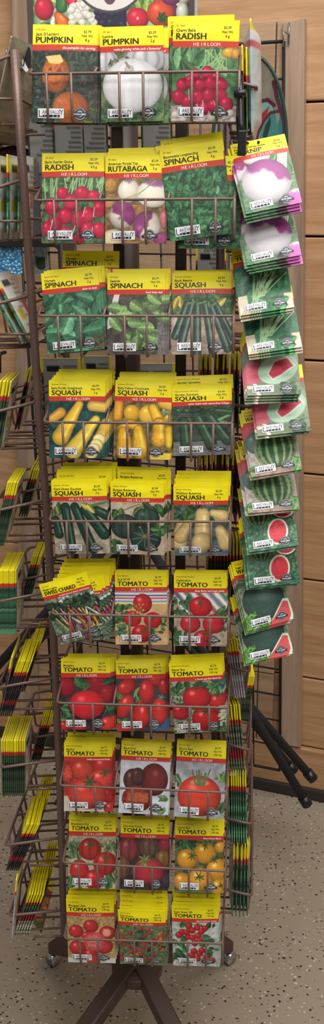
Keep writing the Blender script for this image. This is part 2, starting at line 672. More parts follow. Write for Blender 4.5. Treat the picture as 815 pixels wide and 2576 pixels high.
def art_olympia(c):
    c.mottle(0, 83, Y0, 116, (24, 60, 42), (56, 110, 76), 7)
    c.leaves(46, -4, 87, 34, 116, (12, 20), [(84, 152, 108), (66, 132, 92), (98, 164, 120)], .62)
    c.leaves(14, 66, 83, 98, 112, (2, 4), [(170, 70, 50), (150, 90, 60)])


def art_seaside(c):
    c.mottle(0, 83, Y0, 116, (56, 50, 44), (96, 90, 76), 6)
    c.poly([(10, 31), (18, 31), (9, 76), (0, 80), (0, 70)], (226, 206, 204))
    for k in range(30):
        x, y = c.r.uniform(8, 80), c.r.uniform(36, 112)
        c.leaf(x, y, c.r.uniform(9, 13), c.r.uniform(7, 10), c.r.uniform(0, 6.3), np.array((136, 176, 104)) * c.r.uniform(.65, 1.15), tip=.55)
    c.mottle(72, 83, 70, 116, (90, 84, 84), (130, 122, 118), 3)


def art_blackb(c):
    c.mottle(0, 83, Y0, 116, (34, 62, 34), (96, 128, 70), 5)
    c.leaves(26, 0, 83, 33, 56, (5, 9), GR)
    c.leaf(12, 42, 9, 5, 1.4, (230, 196, 70))
    c.leaf(6, 44, 9, 4, 1.9, (222, 180, 60))
    c.leaf(68, 43, 10, 5, -.7, (226, 204, 90))
    c.mottle(0, 83, 62, 116, (120, 104, 86), (196, 178, 156), 7)
    for (x0, y0, x1, y1, r) in [(22, 44, 6, 90, 6), (30, 40, 14, 104, 6), (36, 40, 36, 112, 6.5), (46, 42, 58, 112, 6), (54, 46, 78, 108, 6), (62, 46, 86, 96, 5)]:
        c.cap(x0, y0, x1, y1, r * .7, r, (32, 56, 46), hl=.3, edge=.35, stripe=5)
    for k in range(6):
        c.leaf(24 + 7 * k, 44 + c.r.uniform(-3, 3), 5, 2, c.r.uniform(0, 3), (96, 140, 70))


def art_straight(c):
    c.mottle(0, 83, Y0, 116, (16, 44, 50), (36, 86, 76), 7)
    Yl = (232, 180, 44)
    c.cap(4, 58, 18, 48, 7, 8, (214, 150, 50), hl=.1)
    c.cap(64, 38, 83, 40, 8, 8, (220, 176, 70), hl=.1)
    c.cap(45, 36, 18, 84, 6, 13, Yl, hl=.18, edge=.5)
    c.cap(69, 58, 36, 104, 6, 13, (238, 196, 60), hl=.2, edge=.5)
    c.cap(83, 62, 76, 84, 6, 9, (226, 180, 60), hl=.1)
    for (x, y) in [(74, 88), (70, 96), (66, 102), (62, 108)]:
        c.ball(x, y, 9.5, 9, (206, 170, 70), hl=0, edge=.75)
        c.ball(x - .5, y - .5, 8, 7.6, (242, 224, 150), hl=.05, edge=.85)


def art_crook(c):
    c.mottle(0, 83, Y0, 116, (60, 56, 30), (150, 120, 70), 6)
    c.leaves(14, 60, 83, 40, 50, (4, 8), [(130, 156, 100), (90, 120, 70)])
    Yl = (236, 176, 36)
    c.cap(6, 36, 4, 52, 8, 9, (222, 150, 40), hl=.1)
    c.cap(70, 32, 83, 36, 8, 8, (226, 170, 50), hl=.1)
    c.ball(26, 48, 12, 12, Yl, hl=.25, edge=.55)
    c.ball(50, 50, 14, 14, (240, 186, 50), hl=.25, edge=.55)
    c.cap(56, 40, 66, 60, 7, 9, Yl, hl=.15)
    c.cap(66, 62, 66, 86, 9, 12, (230, 164, 36), hl=.2, tex=.1)
    c.ball(80, 56, 8, 8, Yl)
    c.cap(80, 72, 82, 92, 7, 7, (240, 190, 40), hl=.1)
    c.cap(12, 72, 24, 64, 7, 7, (226, 160, 34), hl=.15)
    c.cap(24, 64, 34, 68, 7, 7, (226, 160, 34), hl=.15)
    c.cap(14, 76, 18, 104, 8, 14, (234, 168, 30), hl=.2, tex=.1)
    c.cap(36, 72, 40, 102, 7, 14, (236, 172, 34), hl=.2, tex=.1)
    c.mottle(54, 83, 106, 116, (226, 190, 50), (240, 206, 70), 4)


def art_spine(c):
    c.mottle(0, 83, Y0, 116, (70, 80, 70), (40, 52, 44), 5)
    c.leaves(26, 0, 30, 34, 62, (3, 6), [(92, 116, 88), (64, 88, 64)])
    c.leaves(16, 30, 83, 33, 48, (5, 9), [(64, 98, 54), (44, 70, 44)])
    c.mottle(0, 83, 92, 116, (96, 96, 94), (132, 130, 126), 3)
    c.line(64, 56, 83, 46, 4, (110, 160, 96))
    c.line(64, 58, 83, 64, 4, (90, 140, 80))
    for (x0, y0, x1, y1, r) in [(16, 56, 18, 96, 8), (34, 48, 54, 100, 8.5), (50, 48, 76, 92, 8), (60, 40, 83, 44, 5)]:
        c.cap(x0, y0, x1, y1, r * .8, r, (46, 74, 52), hl=.22, edge=.35)


def art_zuc(c):
    c.mottle(0, 83, Y0, 116, (140, 126, 104), (198, 186, 164), 8)
    c.leaves(12, 0, 20, 34, 50, (4, 8), [(70, 104, 60), (110, 140, 80)])
    for (x0, y0, x1, y1, r) in [(4, 60, 8, 84, 7), (20, 40, 26, 108, 8), (34, 40, 58, 108, 8), (50, 44, 76, 84, 9), (66, 46, 80, 54, 8)]:
        c.cap(x0, y0, x1, y1, r * .85, r, (30, 60, 44), hl=.24, edge=.35)
    c.line(50, 44, 62, 38, 4, (80, 120, 60))
    c.line(60, 38, 83, 33, 3, (80, 120, 60))
    c.leaf(54, 41, 11, 5, .5, (214, 190, 80))
    c.leaf(58, 44, 9, 4, .9, (226, 206, 100))
    c.leaf(8, 46, 7, 3, 1.3, (150, 160, 70))


def art_butter(c):
    c.mottle(0, 83, Y0, 116, (176, 154, 126), (212, 192, 164), 8)
    c.leaves(16, 0, 83, 33, 50, (5, 10), [(60, 96, 48), (80, 116, 62)])
    for p in [((20, 44), (44, 34)), ((44, 40), (34, 52)), ((44, 34), (60, 46))]:
        c.line(*p[0], *p[1], 1.6, (110, 124, 70))
    c.ball(56, 56, 20, 16, (46, 70, 58), ribs=5, hl=.2, ribd=-.35)
    c.ball(22, 70, 22, 20, (46, 66, 56), ribs=5, hl=.2, ribd=-.35)
    c.ball(54, 90, 24, 20, (40, 68, 56), ribs=0, hl=.15)
    for k in range(9):
        a = k * .7 + .2
        c.line(53, 86, 53 + 20 * math.cos(a), 88 + 16 * math.sin(a), 1.2, (110, 140, 120))
    c.ball(53, 86, 4.5, 4, (150, 130, 80), hl=.1)
    c.leaves(8, 66, 83, 66, 84, (5, 8), [(80, 130, 70)])
    c.leaves(8, 0, 20, 98, 114, (5, 9), [(60, 100, 54)])


def art_butternut(c):
    c.mottle(0, 83, Y0, 116, (50, 76, 60), (96, 116, 128), 7)
    c.leaves(30, 0, 80, 32, 60, (5, 10), [(74, 112, 62), (54, 92, 52)], .6)
    T = (224, 190, 122)
    c.ball(74, 50, 14, 10, T, hl=.15, edge=.55)
    c.cap(60, 44, 74, 48, 6, 9, T, hl=.1, edge=.55)
    c.mottle(0, 83, 92, 116, (70, 96, 90), (110, 126, 130), 5)
    c.cap(12, 66, 8, 92, 9, 13, T, hl=.15, edge=.5)
    c.cap(22, 62, 10, 84, 7, 11, (216, 180, 112), hl=.1, edge=.5)
    c.cap(44, 46, 43, 76, 11, 12, T, hl=.2, edge=.55)
    c.ball(43, 94, 16, 18, (226, 192, 124), hl=.1, edge=.5)
    c.ball(43, 35, 2.5, 2.5, (110, 90, 60), hl=0)
    c.cap(70, 72, 80, 94, 8, 13, T, hl=.15, edge=.5)


def art_chard(c):
    c.mottle(0, 83, Y0, 116, (60, 84, 56), (150, 168, 150), 5)
    c.leaves(10, 0, 83, 33, 44, (6, 9), [(226, 232, 236)])
    c.leaves(60, 0, 83, 38, 66, (5, 10), [(50, 82, 52), (70, 104, 66), (36, 62, 42)], .6)
    cols = [(226, 60, 110), (240, 190, 60), (238, 232, 214), (214, 40, 80), (236, 150, 40), (240, 220, 120), (226, 120, 160)]
    for k in range(34):
        x = c.r.uniform(2, 80)
        y = c.r.uniform(48, 66)
        x1, y1 = x + c.r.uniform(-4, 26), y + c.r.uniform(26, 44)
        c.cap(x + .8, y, x1 + .8, y1, 1.8, 3.0, (30, 40, 28), hl=0)
        c.cap(x, y, x1, y1, 1.0, 2.4, np.array(cols[k % 7]) * c.r.uniform(.7, 1.0), hl=.08, edge=.5, tex=.2)
        if k % 3 == 0:
            c.leaves(3, x - 4, x + 6, y - 6, y + 6, (4, 8), [(50, 82, 52), (36, 62, 42), (70, 104, 66)], .6)
    c.leaves(20, 0, 30, 98, 110, (2, 4), [(200, 60, 120), (90, 130, 80)])
    c.leaves(24, 40, 83, 98, 116, (3, 6), [(80, 116, 74), (170, 190, 150), (200, 80, 120)])


def art_ace(c):
    c.mottle(0, 83, Y0, 116, (190, 144, 96), (214, 172, 122), 8)
    for k, col in enumerate([(150, 156, 170), (226, 226, 226), (120, 70, 110), (196, 200, 204), (206, 60, 70), (230, 226, 220), (90, 150, 190), (230, 210, 130)]):
        c.rect(0, 83, 31 + 2.4 * k, 33.5 + 2.4 * k, col)
    c.leaves(22, 0, 32, 54, 80, (3, 7), [(84, 128, 66), (60, 104, 56)])
    c.leaves(26, 56, 83, 66, 108, (3, 7), [(74, 118, 60), (150, 160, 70)])
    c.leaves(10, 0, 20, 84, 100, (4, 8), [(70, 124, 66)])
    c.tomato(44, 50, 15, (190, 34, 40), cal=0, asp=1.05)
    c.tomato(28, 74, 14, (214, 34, 36), cy=-.1)
    c.tomato(60, 76, 14, (210, 30, 34), cy=-.2)
    c.tomato(42, 98, 16, (204, 28, 34), cx=.2, cy=-.3)
    for k in range(16):
        x, y = c.r.uniform(28, 46), c.r.uniform(50, 70)
        c.star(x, y, 2.4, 5, (226, 206, 70))
    c.line(30, 50, 44, 66, 1, (120, 150, 70))


def art_celeb(c):
    c.mottle(0, 83, Y0, 116, (150, 130, 106), (196, 176, 148), 7)
    for k, col in enumerate([(210, 214, 222), (70, 96, 140), (226, 226, 226), (60, 130, 140), (220, 224, 230), (150, 70, 90), (216, 214, 210), (90, 120, 160), (230, 230, 230), (70, 140, 120)]):
        x = -10 + 9 * k
        c.poly([(x, 31), (x + 6, 31), (x + 34, 62), (x + 28, 62)], col)
    c.leaves(26, 0, 26, 36, 70, (4, 9), [(62, 100, 56), (84, 124, 76)])
    c.leaves(22, 64, 83, 54, 96, (4, 8), [(60, 104, 56), (96, 130, 76)])
    c.leaves(16, 0, 20, 90, 116, (4, 8), [(66, 116, 66)])
    c.tomato(42, 53, 18, (200, 26, 34), cy=-.3)
    c.tomato(26, 80, 16, (206, 40, 48), cx=.1, cy=-.7)
    c.tomato(62, 80, 17, (204, 36, 46), cal=0)
    c.tomato(46, 104, 16, (202, 34, 44), cx=.2, cy=-.5)


def art_marg(c):
    c.mottle(0, 83, Y0, 116, (30, 30, 36), (70, 60, 60), 6)
    c.tomato(8, 46, 18, (160, 20, 36), cal=0, hl=.1)
    c.tomato(62, 42, 19, (150, 18, 34), cal=0, hl=.1)
    c.tomato(78, 58, 16, (156, 20, 36), cal=0, hl=.1)
    c.leaf(32, 40, 12, 8, .8, (60, 120, 62))
    c.leaf(78, 38, 9, 4, -.4, (50, 90, 56))
    c.leaves(10, 0, 22, 74, 100, (6, 10), [(56, 116, 60), (80, 140, 76)])
    c.leaves(8, 60, 83, 76, 86, (5, 8), [(60, 110, 60)])
    c.ball(44, 77, 31, 25, (60, 20, 26), hl=0)
    c.tomato(44, 75, 30, (222, 28, 36), cal=0, asp=.78, hl=.25)
    for k in range(7):
        a = -2.6 + k * .32
        c.leaf(40 + 6 * math.cos(a), 52 + 8 * math.sin(a), 8, 2, a, (70, 116, 66))
    c.line(40, 50, 38, 42, 3, (66, 110, 60))
    c.tomato(78, 106, 13, (216, 50, 40), cal=0)
    c.tomato(30, 114, 14, (190, 30, 36), cal=0)
    c.tomato(6, 110, 10, (190, 30, 36), cal=0)


def art_roma(c):
    c.mottle(0, 83, Y0, 116, (40, 60, 80), (96, 40, 40), 7)
    c.rect(56, 83, 88, 116, (52, 82, 120))
    c.rect(0, 30, 98, 116, (180, 40, 40))
    c.ball(66, 34, 14, 10, (200, 40, 36)), c.ball(80, 44, 10, 14, (190, 34, 34))
    c.leaves(8, 0, 12, 50, 70, (4, 8), [(80, 130, 70)])
    c.ball(18, 44, 17, 12, (204, 40, 36), rot=-.5, hl=.35)
    c.ball(51, 52, 13, 20, (208, 40, 36), hl=.4)
    c.ball(14, 76, 13, 21, (210, 44, 38), rot=.5, hl=.4)
    c.ball(71, 84, 13, 22, (214, 44, 38), hl=.4, lx=-.1)
    c.ball(40, 91, 14, 23, (208, 38, 36), hl=.5, lx=.2)
    c.curve([(30, 60), (33, 50), (38, 46), (33, 56), (36, 64)], 3, 2, (120, 156, 76))
    c.star(37, 66, 6, 5, (96, 140, 66))
    c.star(74, 62, 6, 5, (110, 146, 90))
    c.leaves(6, 0, 24, 96, 104, (4, 7), [(70, 130, 60)])


def art_better(c):
    c.mottle(0, 83, Y0, 116, (40, 60, 44), (186, 190, 160), 3)
    c.leaves(16, 0, 83, 32, 50, (5, 10), GR)
    c.rect(66, 83, 31, 46, (40, 84, 116))
    c.leaves(8, 58, 83, 34, 48, (5, 9), [(90, 150, 80)])
    c.tomato(72, 66, 15, (200, 40, 44), cy=-.7)
    c.tomato(40, 58, 22, (204, 36, 40), asp=.85, cy=-.85, cx=.05)
    c.tomato(13, 80, 15, (198, 34, 40), cy=-.8)
    c.tomato(52, 93, 22, (206, 30, 36), asp=.95, cy=-.6)
    for k in range(40):
        x, y = c.r.uniform(70, 83), c.r.uniform(74, 112)
        c.line(x, y, x + 6, y - 2, 1.2, (226, 222, 190))
    for k in range(14):
        x, y = c.r.uniform(0, 16), c.r.uniform(96, 116)
        c.line(x, y, x + 7, y + 1, 1.2, (206, 200, 160))
    c.leaves(8, 60, 83, 104, 116, (4, 8), GR)


def art_bigboy(c):
    c.mottle(0, 83, Y0, 116, (190, 60, 50), (150, 36, 36), 8)
    c.rect(0, 83, 90, 116, (206, 190, 170))
    c.tomato(6, 48, 12, (224, 70, 52), cal=0, hl=.1), c.tomato(68, 40, 20, (200, 40, 40), cal=0)
    c.tomato(32, 46, 20, (216, 64, 48), cal=0)
    c.ball(6, 54, 11, 16, (220, 70, 50), hl=.0, tex=.25)
    c.tomato(65, 62, 23, (222, 58, 48), cal=1, asp=.75, cx=.25, cy=-.55)
    c.tomato(76, 88, 14, (170, 30, 32), cal=0)
    c.tomato(40, 86, 33, (222, 62, 48), asp=.78, cx=.15, cy=-.55, hl=.25)
    c.tomato(80, 110, 12, (190, 40, 40), cal=0)


def art_krim(c):
    c.mottle(0, 83, Y0, 116, (186, 190, 200), (216, 220, 226), 12)
    c.ball(22, 62, 16, 18, (92, 46, 38), ribs=4, hl=.3)
    c.ball(57, 60, 23, 26, (116, 34, 34), ribs=0, hl=.18, lx=.1)
    c.ball(30, 56, 12, 14, (84, 48, 38), ribs=4, hl=.2)
    c.ball(30, 92, 25, 21, (150, 42, 34), hl=.0, tex=.3)
    c.mottle(14, 48, 82, 96, (150, 60, 36), (206, 104, 60), 2)
    c.leaves(7, 62, 83, 86, 92, (4, 7), [(96, 140, 76)])
    c.leaves(6, 64, 80, 104, 112, (3, 6), [(110, 150, 90)])


def art_bonnie(c):
    c.mottle(0, 83, Y0, 116, (140, 140, 146), (180, 180, 186), 10)
    c.leaves(4, 72, 83, 46, 58, (6, 10), [(110, 150, 80)])
    c.leaves(4, 70, 83, 92, 100, (6, 10), [(90, 130, 70)])
    c.leaves(4, 0, 8, 54, 66, (6, 10), [(90, 120, 80)])
    c.tomato(41, 82, 36, (226, 62, 40), cal=0, asp=.86, hl=.22)
    c.ball(41, 62, 16, 5, (226, 130, 90), hl=0, edge=.8)
    for k in range(9):
        x = 34 + k * 1.8
        c.line(x, 66, x - 8 + k * 2 + c.r.uniform(-2, 2), 40 + c.r.uniform(0, 10), 2, (92, 120, 66))
    c.rect(0, 83, 114, 116, (150, 160, 130))


def art_brandy(c):
    c.mottle(0, 83, Y0, 116, (150, 136, 104), (196, 186, 152), 3)
    c.leaves(20, 0, 20, 40, 66, (4, 9), [(84, 120, 74), (110, 140, 94)])
    c.leaves(16, 58, 83, 38, 58, (3, 7), [(120, 140, 90)])
    c.tomato(38, 52, 20, (196, 44, 38), cy=-.35, ribs=4)
    c.tomato(65, 75, 21, (200, 40, 36), cy=-.4, ribs=4)
    c.tomato(20, 87, 17, (206, 40, 36), cal=0, asp=1.05)
    c.tomato(46, 101, 18, (200, 34, 34), cal=0)
    c.leaves(10, 66, 83, 92, 116, (5, 9), [(66, 116, 64)])
    c.leaves(8, 0, 16, 98, 116, (5, 9), [(66, 116, 64)])


def art_cherokee(c):
    c.mottle(0, 83, Y0, 116, (40, 30, 40), (72, 56, 60), 8)
    c.ball(16, 50, 20, 20, (150, 56, 62), ribs=4, hl=.2)
    c.ball(50, 46, 18, 17, (110, 80, 62), ribs=5, hl=.1)
    c.ball(78, 42, 14, 13, (150, 40, 56), hl=.1)
    c.ball(4, 80, 14, 20, (130, 84, 56), hl=.1, ribs=4)
    c.ball(74, 64, 14, 15, (140, 96, 50), hl=.15, ribs=4)
    c.ball(50, 84, 26, 23, (190, 46, 56), hl=.3, c2=(120, 80, 40), c2y=-.55)
    c.star(42, 66, 11, 7, (140, 140, 70))
    c.mottle(0, 40, 104, 116, (36, 34, 44), (56, 50, 60), 5)


def art_lemon(c):
    c.mottle(0, 83, Y0, 116, (40, 60, 40), (120, 110, 60), 6)
    c.leaves(26, 0, 83, 32, 50, (5, 9), GR)
    c.rect(0, 83, 112, 116, (90, 110, 60))
    O = (230, 156, 36)
    c.tomato(78, 42, 10, O, cal=0)
    c.tomato(52, 52, 19, O, cx=.0, cy=-.7), c.tomato(22, 62, 18, O, cx=.45, cy=-.3)
    c.tomato(74, 78, 20, O, cx=-.3, cy=-.8), c.tomato(14, 98, 16, (222, 146, 36), cal=0)
    c.tomato(44, 94, 21, (232, 160, 40), cx=-.1, cy=-.2), c.tomato(76, 106, 15, O, cal=1, cx=.2, cy=-.2)


def art_mort(c):
    c.mottle(0, 83, Y0, 116, (150, 110, 60), (206, 176, 116), 3)
    for k in range(60):
        x, y = c.r.uniform(0, 83), c.r.uniform(33, 116)
        a = c.r.choice([.5, -.6])
        c.line(x, y, x + 9 * math.cos(a), y + 9 * math.sin(a), 1, (200, 170, 110))
    for (x, y, r) in [(16, 58, 13), (42, 48, 13), (70, 60, 14), (34, 66, 9), (64, 84, 15), (18, 88, 15), (40, 100, 13)]:
        c.tomato(x, y, r, (206, 46, 48), cal=0)
    c.ball(69, 60, 7, 7, (226, 150, 130), hl=0, edge=.8)
    c.ball(48, 76, 19, 17, (214, 74, 74), hl=0, edge=.8, tex=.15)
    c.ball(47, 76, 14, 12, (222, 104, 98), hl=0, edge=.8, tex=.3)
    c.rect(0, 83, 106, 116, (206, 204, 200))
    c.tomato(44, 110, 12, (210, 60, 50), cal=0)


def art_redcherry(c):
    c.mottle(0, 83, Y0, 116, (66, 86, 54), (130, 146, 104), 4)
    c.leaves(40, 0, 83, 33, 116, (3, 8), [(104, 130, 84), (80, 108, 64), (60, 76, 50)])
    for k in range(46):
        x, y = c.r.uniform(3, 81), c.r.uniform(36, 108)
        col = [(196, 60, 44), (206, 74, 50), (190, 50, 40), (196, 140, 60)][c.r.randint(4)]
        c.ball(x, y, 3.8, 4, col, hl=.25)


def art_sweet(c):
    c.mottle(0, 83, Y0, 116, (150, 168, 150), (210, 214, 216), 6)
    c.leaves(16, 0, 24, 56, 112, (6, 11), [(70, 130, 66), (50, 100, 54)])
    c.leaves(16, 50, 83, 56, 110, (5, 9), [(96, 140, 84), (60, 96, 56)])
    c.leaves(8, 0, 83, 33, 40, (4, 8), GR)
    c.line(40, 34, 40, 110, 1.4, (110, 140, 76))
    for (x, y) in [(30, 38), (18, 50), (12, 56), (36, 46), (45, 40), (58, 42), (28, 58), (36, 60), (46, 56), (48, 66), (40, 70), (38, 86), (34, 94), (48, 90), (44, 100), (60, 96), (56, 104), (52, 84), (70, 104), (26, 50), (52, 48)]:
        c.ball(x, y, 5.8, 6.2, (206, 36, 44), hl=.35)


def art_turnip(c):
    c.mottle(0, 83, Y0, 116, (60, 104, 66), (120, 150, 110), 6)
    c.leaves(16, 58, 83, 34, 84, (5, 9), [(92, 150, 90), (62, 112, 66)])
    for k in range(5):
        c.line(60 + k * 3, 56, 66 + k * 3, 32, 2.4, (226, 226, 206))
    c.ball(4, 44, 14, 18, (226, 210, 220), c2=(170, 60, 130), c2y=.1, hl=.1, edge=.6)
    c.ball(34, 33, 20, 8, (224, 214, 216), hl=.1, edge=.6)
    c.ball(40, 72, 36, 36, (214, 208, 212), c2=(160, 66, 142), c2y=-.22, rot=.45, hl=.08, edge=.6)
    c.leaves(8, 0, 40, 104, 116, (4, 8), [(70, 130, 80)])
    c.poly([(46, 112), (60, 98), (83, 116), (50, 116)], (60, 50, 46))
    c.ball(80, 108, 18, 16, (200, 90, 170), c2=(226, 200, 220), c2y=-.6, hl=.0, edge=.75)


def art_seven(c):
    c.mottle(0, 83, Y0, 116, (40, 100, 66), (70, 140, 96), 8)
    c.leaves(26, 10, 83, 36, 84, (8, 15), [(58, 124, 80), (48, 108, 70), (76, 144, 96)], .6)
    c.leaves(4, 0, 16, 54, 80, (8, 12), [(60, 130, 96)], .7)
    c.mottle(0, 14, 84, 116, (206, 190, 160), (222, 208, 180), 6)
    c.mottle(70, 83, 90, 116, (206, 192, 166), (222, 208, 184), 6)
    for k in range(22):
        x = c.r.uniform(16, 40)
        c.line(x, c.r.uniform(84, 104), x + c.r.uniform(6, 40), c.r.uniform(46, 62), 1.7, (170, 204, 150))
    c.leaves(9, 34, 70, 92, 114, (8, 13), [(50, 140, 70), (70, 156, 84)], .65)
    for k in range(8):
        c.line(3 + k * 4, 116, 14 + k * 3, 100, 2, (176, 160, 110))


def art_charl(c):
    c.mottle(0, 83, Y0, 116, (96, 112, 84), (126, 140, 108), 5)
    c.ball(56, 62, 32, 30, (150, 172, 130), hl=.0, edge=.75, tex=.1)
    c.ball(10, 78, 18, 20, (226, 96, 116), hl=.1, edge=.8)
    c.ball(50, 72, 33, 24, (178, 218, 186), rot=-.5, hl=0, edge=.85)
    c.poly([(32, 80), (44, 58), (66, 50), (78, 66), (56, 84), (40, 92)], (238, 236, 216))
    c.poly([(35, 80), (46, 60), (65, 53), (74, 66), (55, 81), (41, 89)], (222, 66, 90))
    c.line(52, 58, 58, 72, 1, (180, 40, 66)), c.line(58, 72, 74, 67, 1, (180, 40, 66))
    c.leaves(10, 54, 83, 96, 116, (4, 8), [(50, 96, 60)])
    c.leaves(6, 0, 20, 98, 114, (4, 7), [(226, 206, 176)])


def melon(c, x, y, rx, ry, rot=0.):
    c.ball(x, y, rx, ry, (48, 96, 56), rot=rot, hl=.0, edge=.5)
    for k in range(-3, 4):
        for j in range(-8, 9):
            t = j / 9.
            w = math.sqrt(max(0, 1 - t * t))
            xx = x + rx * w * math.sin(k * .42)
            yy = y + ry * t
            c.ball(xx, yy, rx * .085 * w * c.r.uniform(.6, 1.3), ry * .07 * c.r.uniform(.6, 1.3), np.array((152, 182, 112)) * (.6 + .4 * w * math.cos(k * .4)), hl=0, edge=.85)


def art_crimson(c):
    c.mottle(0, 83, Y0, 116, (150, 140, 130), (190, 180, 168), 8)
    c.mottle(0, 83, Y0, 50, (196, 56, 70), (214, 80, 92), 6)
    c.leaves(3, 56, 83, 33, 52, (6, 9), [(120, 150, 110)])
    c.ball(14, 60, 15, 18, (80, 116, 96), hl=.3)
    c.mottle(0, 83, 104, 116, (130, 100, 84), (176, 150, 130), 5)
    melon(c, 46, 74, 34, 32)
    c.leaves(14, 70, 83, 94, 114, (3, 6), [(96, 170, 70)])
    c.leaves(8, 0, 10, 100, 116, (3, 6), [(96, 170, 70)])


def art_jubilee(c):
    c.mottle(0, 83, Y0, 116, (36, 80, 56), (74, 126, 90), 4)
    for k in range(90):
        c.ball(c.r.uniform(0, 83), c.r.uniform(60, 116), 3.4, 3, np.array((84, 140, 96)) * c.r.uniform(.6, 1.2), hl=0, edge=.6)
    c.leaves(24, 60, 83, 64, 110, (4, 7), [(80, 144, 96), (56, 110, 74)])
    c.leaves(14, 0, 40, 78, 114, (4, 7), [(80, 144, 96), (56, 110, 74)])
    melon(c, 24, 54, 24, 20)
    c.ball(66, 55, 19, 15, (50, 74, 50), hl=0, edge=.7)
    c.ball(66, 53, 18, 14, (222, 230, 200), hl=0, edge=.9)
    c.ball(66, 53, 15.5, 11.5, (206, 44, 66), hl=.1, edge=.85, tex=.12)
    c.ball(55, 86, 18, 21, (60, 90, 60), rot=.25, hl=0, edge=.7)
    c.ball(52, 88, 17, 22, (226, 230, 206), rot=.25, hl=0, edge=.9)
    c.ball(52, 88, 14, 19, (222, 44, 58), rot=.25, hl=.1, edge=.85, tex=.12)
    c.leaves(10, 72, 83, 96, 114, (3, 6), [(80, 144, 96), (56, 110, 74)])


def art_sugar(c):
    c.mottle(0, 83, Y0, 116, (90, 110, 84), (150, 160, 130), 4)
    c.leaves(30, 0, 83, 32, 50, (4, 7), [(100, 130, 96), (80, 110, 76)])
    c.ball(38, 74, 36, 34, (60, 96, 84), hl=.22, hs=.2, lx=.15, ly=-.5, edge=.4, tex=.12)
    c.poly([(36, 116), (70, 78), (80, 80), (83, 106), (80, 116)], (226, 236, 210))
    c.poly([(38, 116), (70, 82), (78, 84), (79, 106), (74, 116)], (226, 86, 88))
    c.leaves(20, 0, 18, 92, 116, (4, 7), [(120, 196, 74), (90, 160, 60)])
    c.leaves(10, 20, 40, 106, 116, (4, 7), [(110, 180, 70)])


def art_dark(c):
    c.mottle(0, 83, Y0, 116, (28, 46, 34), (70, 96, 62), 5)
    c.leaves(50, 0, 83, 33, 116, (4, 9), DGR)


def art_redpep(c):
    c.mottle(0, 83, Y0, 116, (24, 28, 30), (60, 50, 48), 6)
    c.rect(0, 83, 70, 116, (30, 30, 34))
    for k in range(10):
        c.ball(c.r.uniform(5, 78), c.r.uniform(86, 110), 12, 9, (190, 40, 44), hl=.2)


def art_marigold(c):
    c.mottle(0, 83, Y0, 116, (60, 84, 50), (110, 90, 50), 6)
    for k in range(22):
        c.ball(c.r.uniform(3, 80), c.r.uniform(36, 112), 11, 9, (226, 130, 50), hl=0, edge=.5, tex=.4)


def art_eggplant(c):
    c.mottle(0, 83, Y0, 116, (150, 146, 156), (196, 190, 200), 7)
    for k in range(7):
        x, y = c.r.uniform(10, 72), c.r.uniform(46, 100)
        c.ball(x, y, 11, 18, (104, 92, 122), rot=.4, hl=.35)


# ---------------------------------------------------------------- packet geometry
YEL, REDB = (240, 224, 22), (198, 58, 46)
_text_cache = {}


def text_geo(s, bold=0.0, shear=0.0):
    k = (s, bold, shear)
    if k not in _text_cache:
        cu = bpy.data.curves.new('t', 'FONT')
        cu.body = s
        cu.size = 1.0
        cu.resolution_u = 2
        cu.offset = bold
        cu.shear = shear
        ob = bpy.data.objects.new('t', cu)
        COL.objects.link(ob)
        dg = bpy.context.evaluated_depsgraph_get()
        me = ob.evaluated_get(dg).to_mesh()
        v = np.array([p.co[:2] for p in me.vertices]) if len(me.vertices) else np.zeros((0, 2))
        f = [tuple(p.vertices) for p in me.polygons]
        ob.evaluated_get(dg).to_mesh_clear()
        bpy.data.objects.remove(ob)
        bpy.data.curves.remove(cu)
        _text_cache[k] = (v, f)
    return _text_cache[k]


def cap_h(bold=0.0):
    v, _ = text_geo('H', bold)
    return v[:, 1].max() - v[:, 1].min()


class Surf:
    """the front of a packet: local x right, z up, -y outwards; (x, y) in mm from the top left corner of the print"""

    def __init__(self, t, bul, W=PW, H=PH):
        self.t, self.b, self.W, self.H = t, bul, W, H

    def bulge(self, u, v):
        ev = np.clip(np.minimum(v, 1 - v) / .14, 0, 1)
        ev = ev * ev * (3 - 2 * ev)
        return np.sin(np.pi * np.clip(u, 0, 1)) ** .8 * ev * self.b

    def pos(self, x, y, off=0.0):
        u, v = np.asarray(x) / 83., np.asarray(y) / 116.
        return np.stack([(u - .5) * self.W, -(self.t / 2 + self.bulge(u, v)) - off, (1 - v) * self.H], -1)


def decal_text(mb, sf, s, x, y, ch, col, bold=.0, shear=0., align='L', maxw=None, off=.0003, wide=1.0):
    v, f = text_geo(s, bold, shear)
    if not len(v):
        return
    k = ch / cap_h(bold)
    w = v[:, 0].max() - v[:, 0].min()
    kx = k * wide
    if maxw and w * kx > maxw:
        kx = maxw / w
    xs = (v[:, 0] - v[:, 0].min()) * kx
    wd = w * kx
    x0 = x if align == 'L' else (x - wd if align == 'R' else x - wd / 2)
    mb.add(sf.pos(x0 + xs, y - v[:, 1] * k, off), [tuple(reversed(q)) for q in f] if False else f, rgb(*col))


def decal_rect(mb, sf, x0, x1, y0, y1, col, off, nx=8, ny=3):
    X, Y = np.meshgrid(np.linspace(x0, x1, nx + 1), np.linspace(y1, y0, ny + 1))
    V = sf.pos(X.ravel(), Y.ravel(), off)
    fs = []
    for j in range(ny):
        for i in range(nx):
            a = j * (nx + 1) + i
            fs.append((a, a + 1, a + nx + 2, a + nx + 1))
    mb.add(V, fs, rgb(*col))


def decal_disc(mb, sf, x, y, r, col, off, n=24):
    a = np.linspace(0, 2 * math.pi, n, endpoint=False)
    xs = np.concatenate([[x], x + r * np.cos(a)])
    ys = np.concatenate([[y], y - r * np.sin(a)])
    mb.add(sf.pos(xs, ys, off), [(0, i + 1, (i + 1) % n + 1) for i in range(n)], rgb(*col))


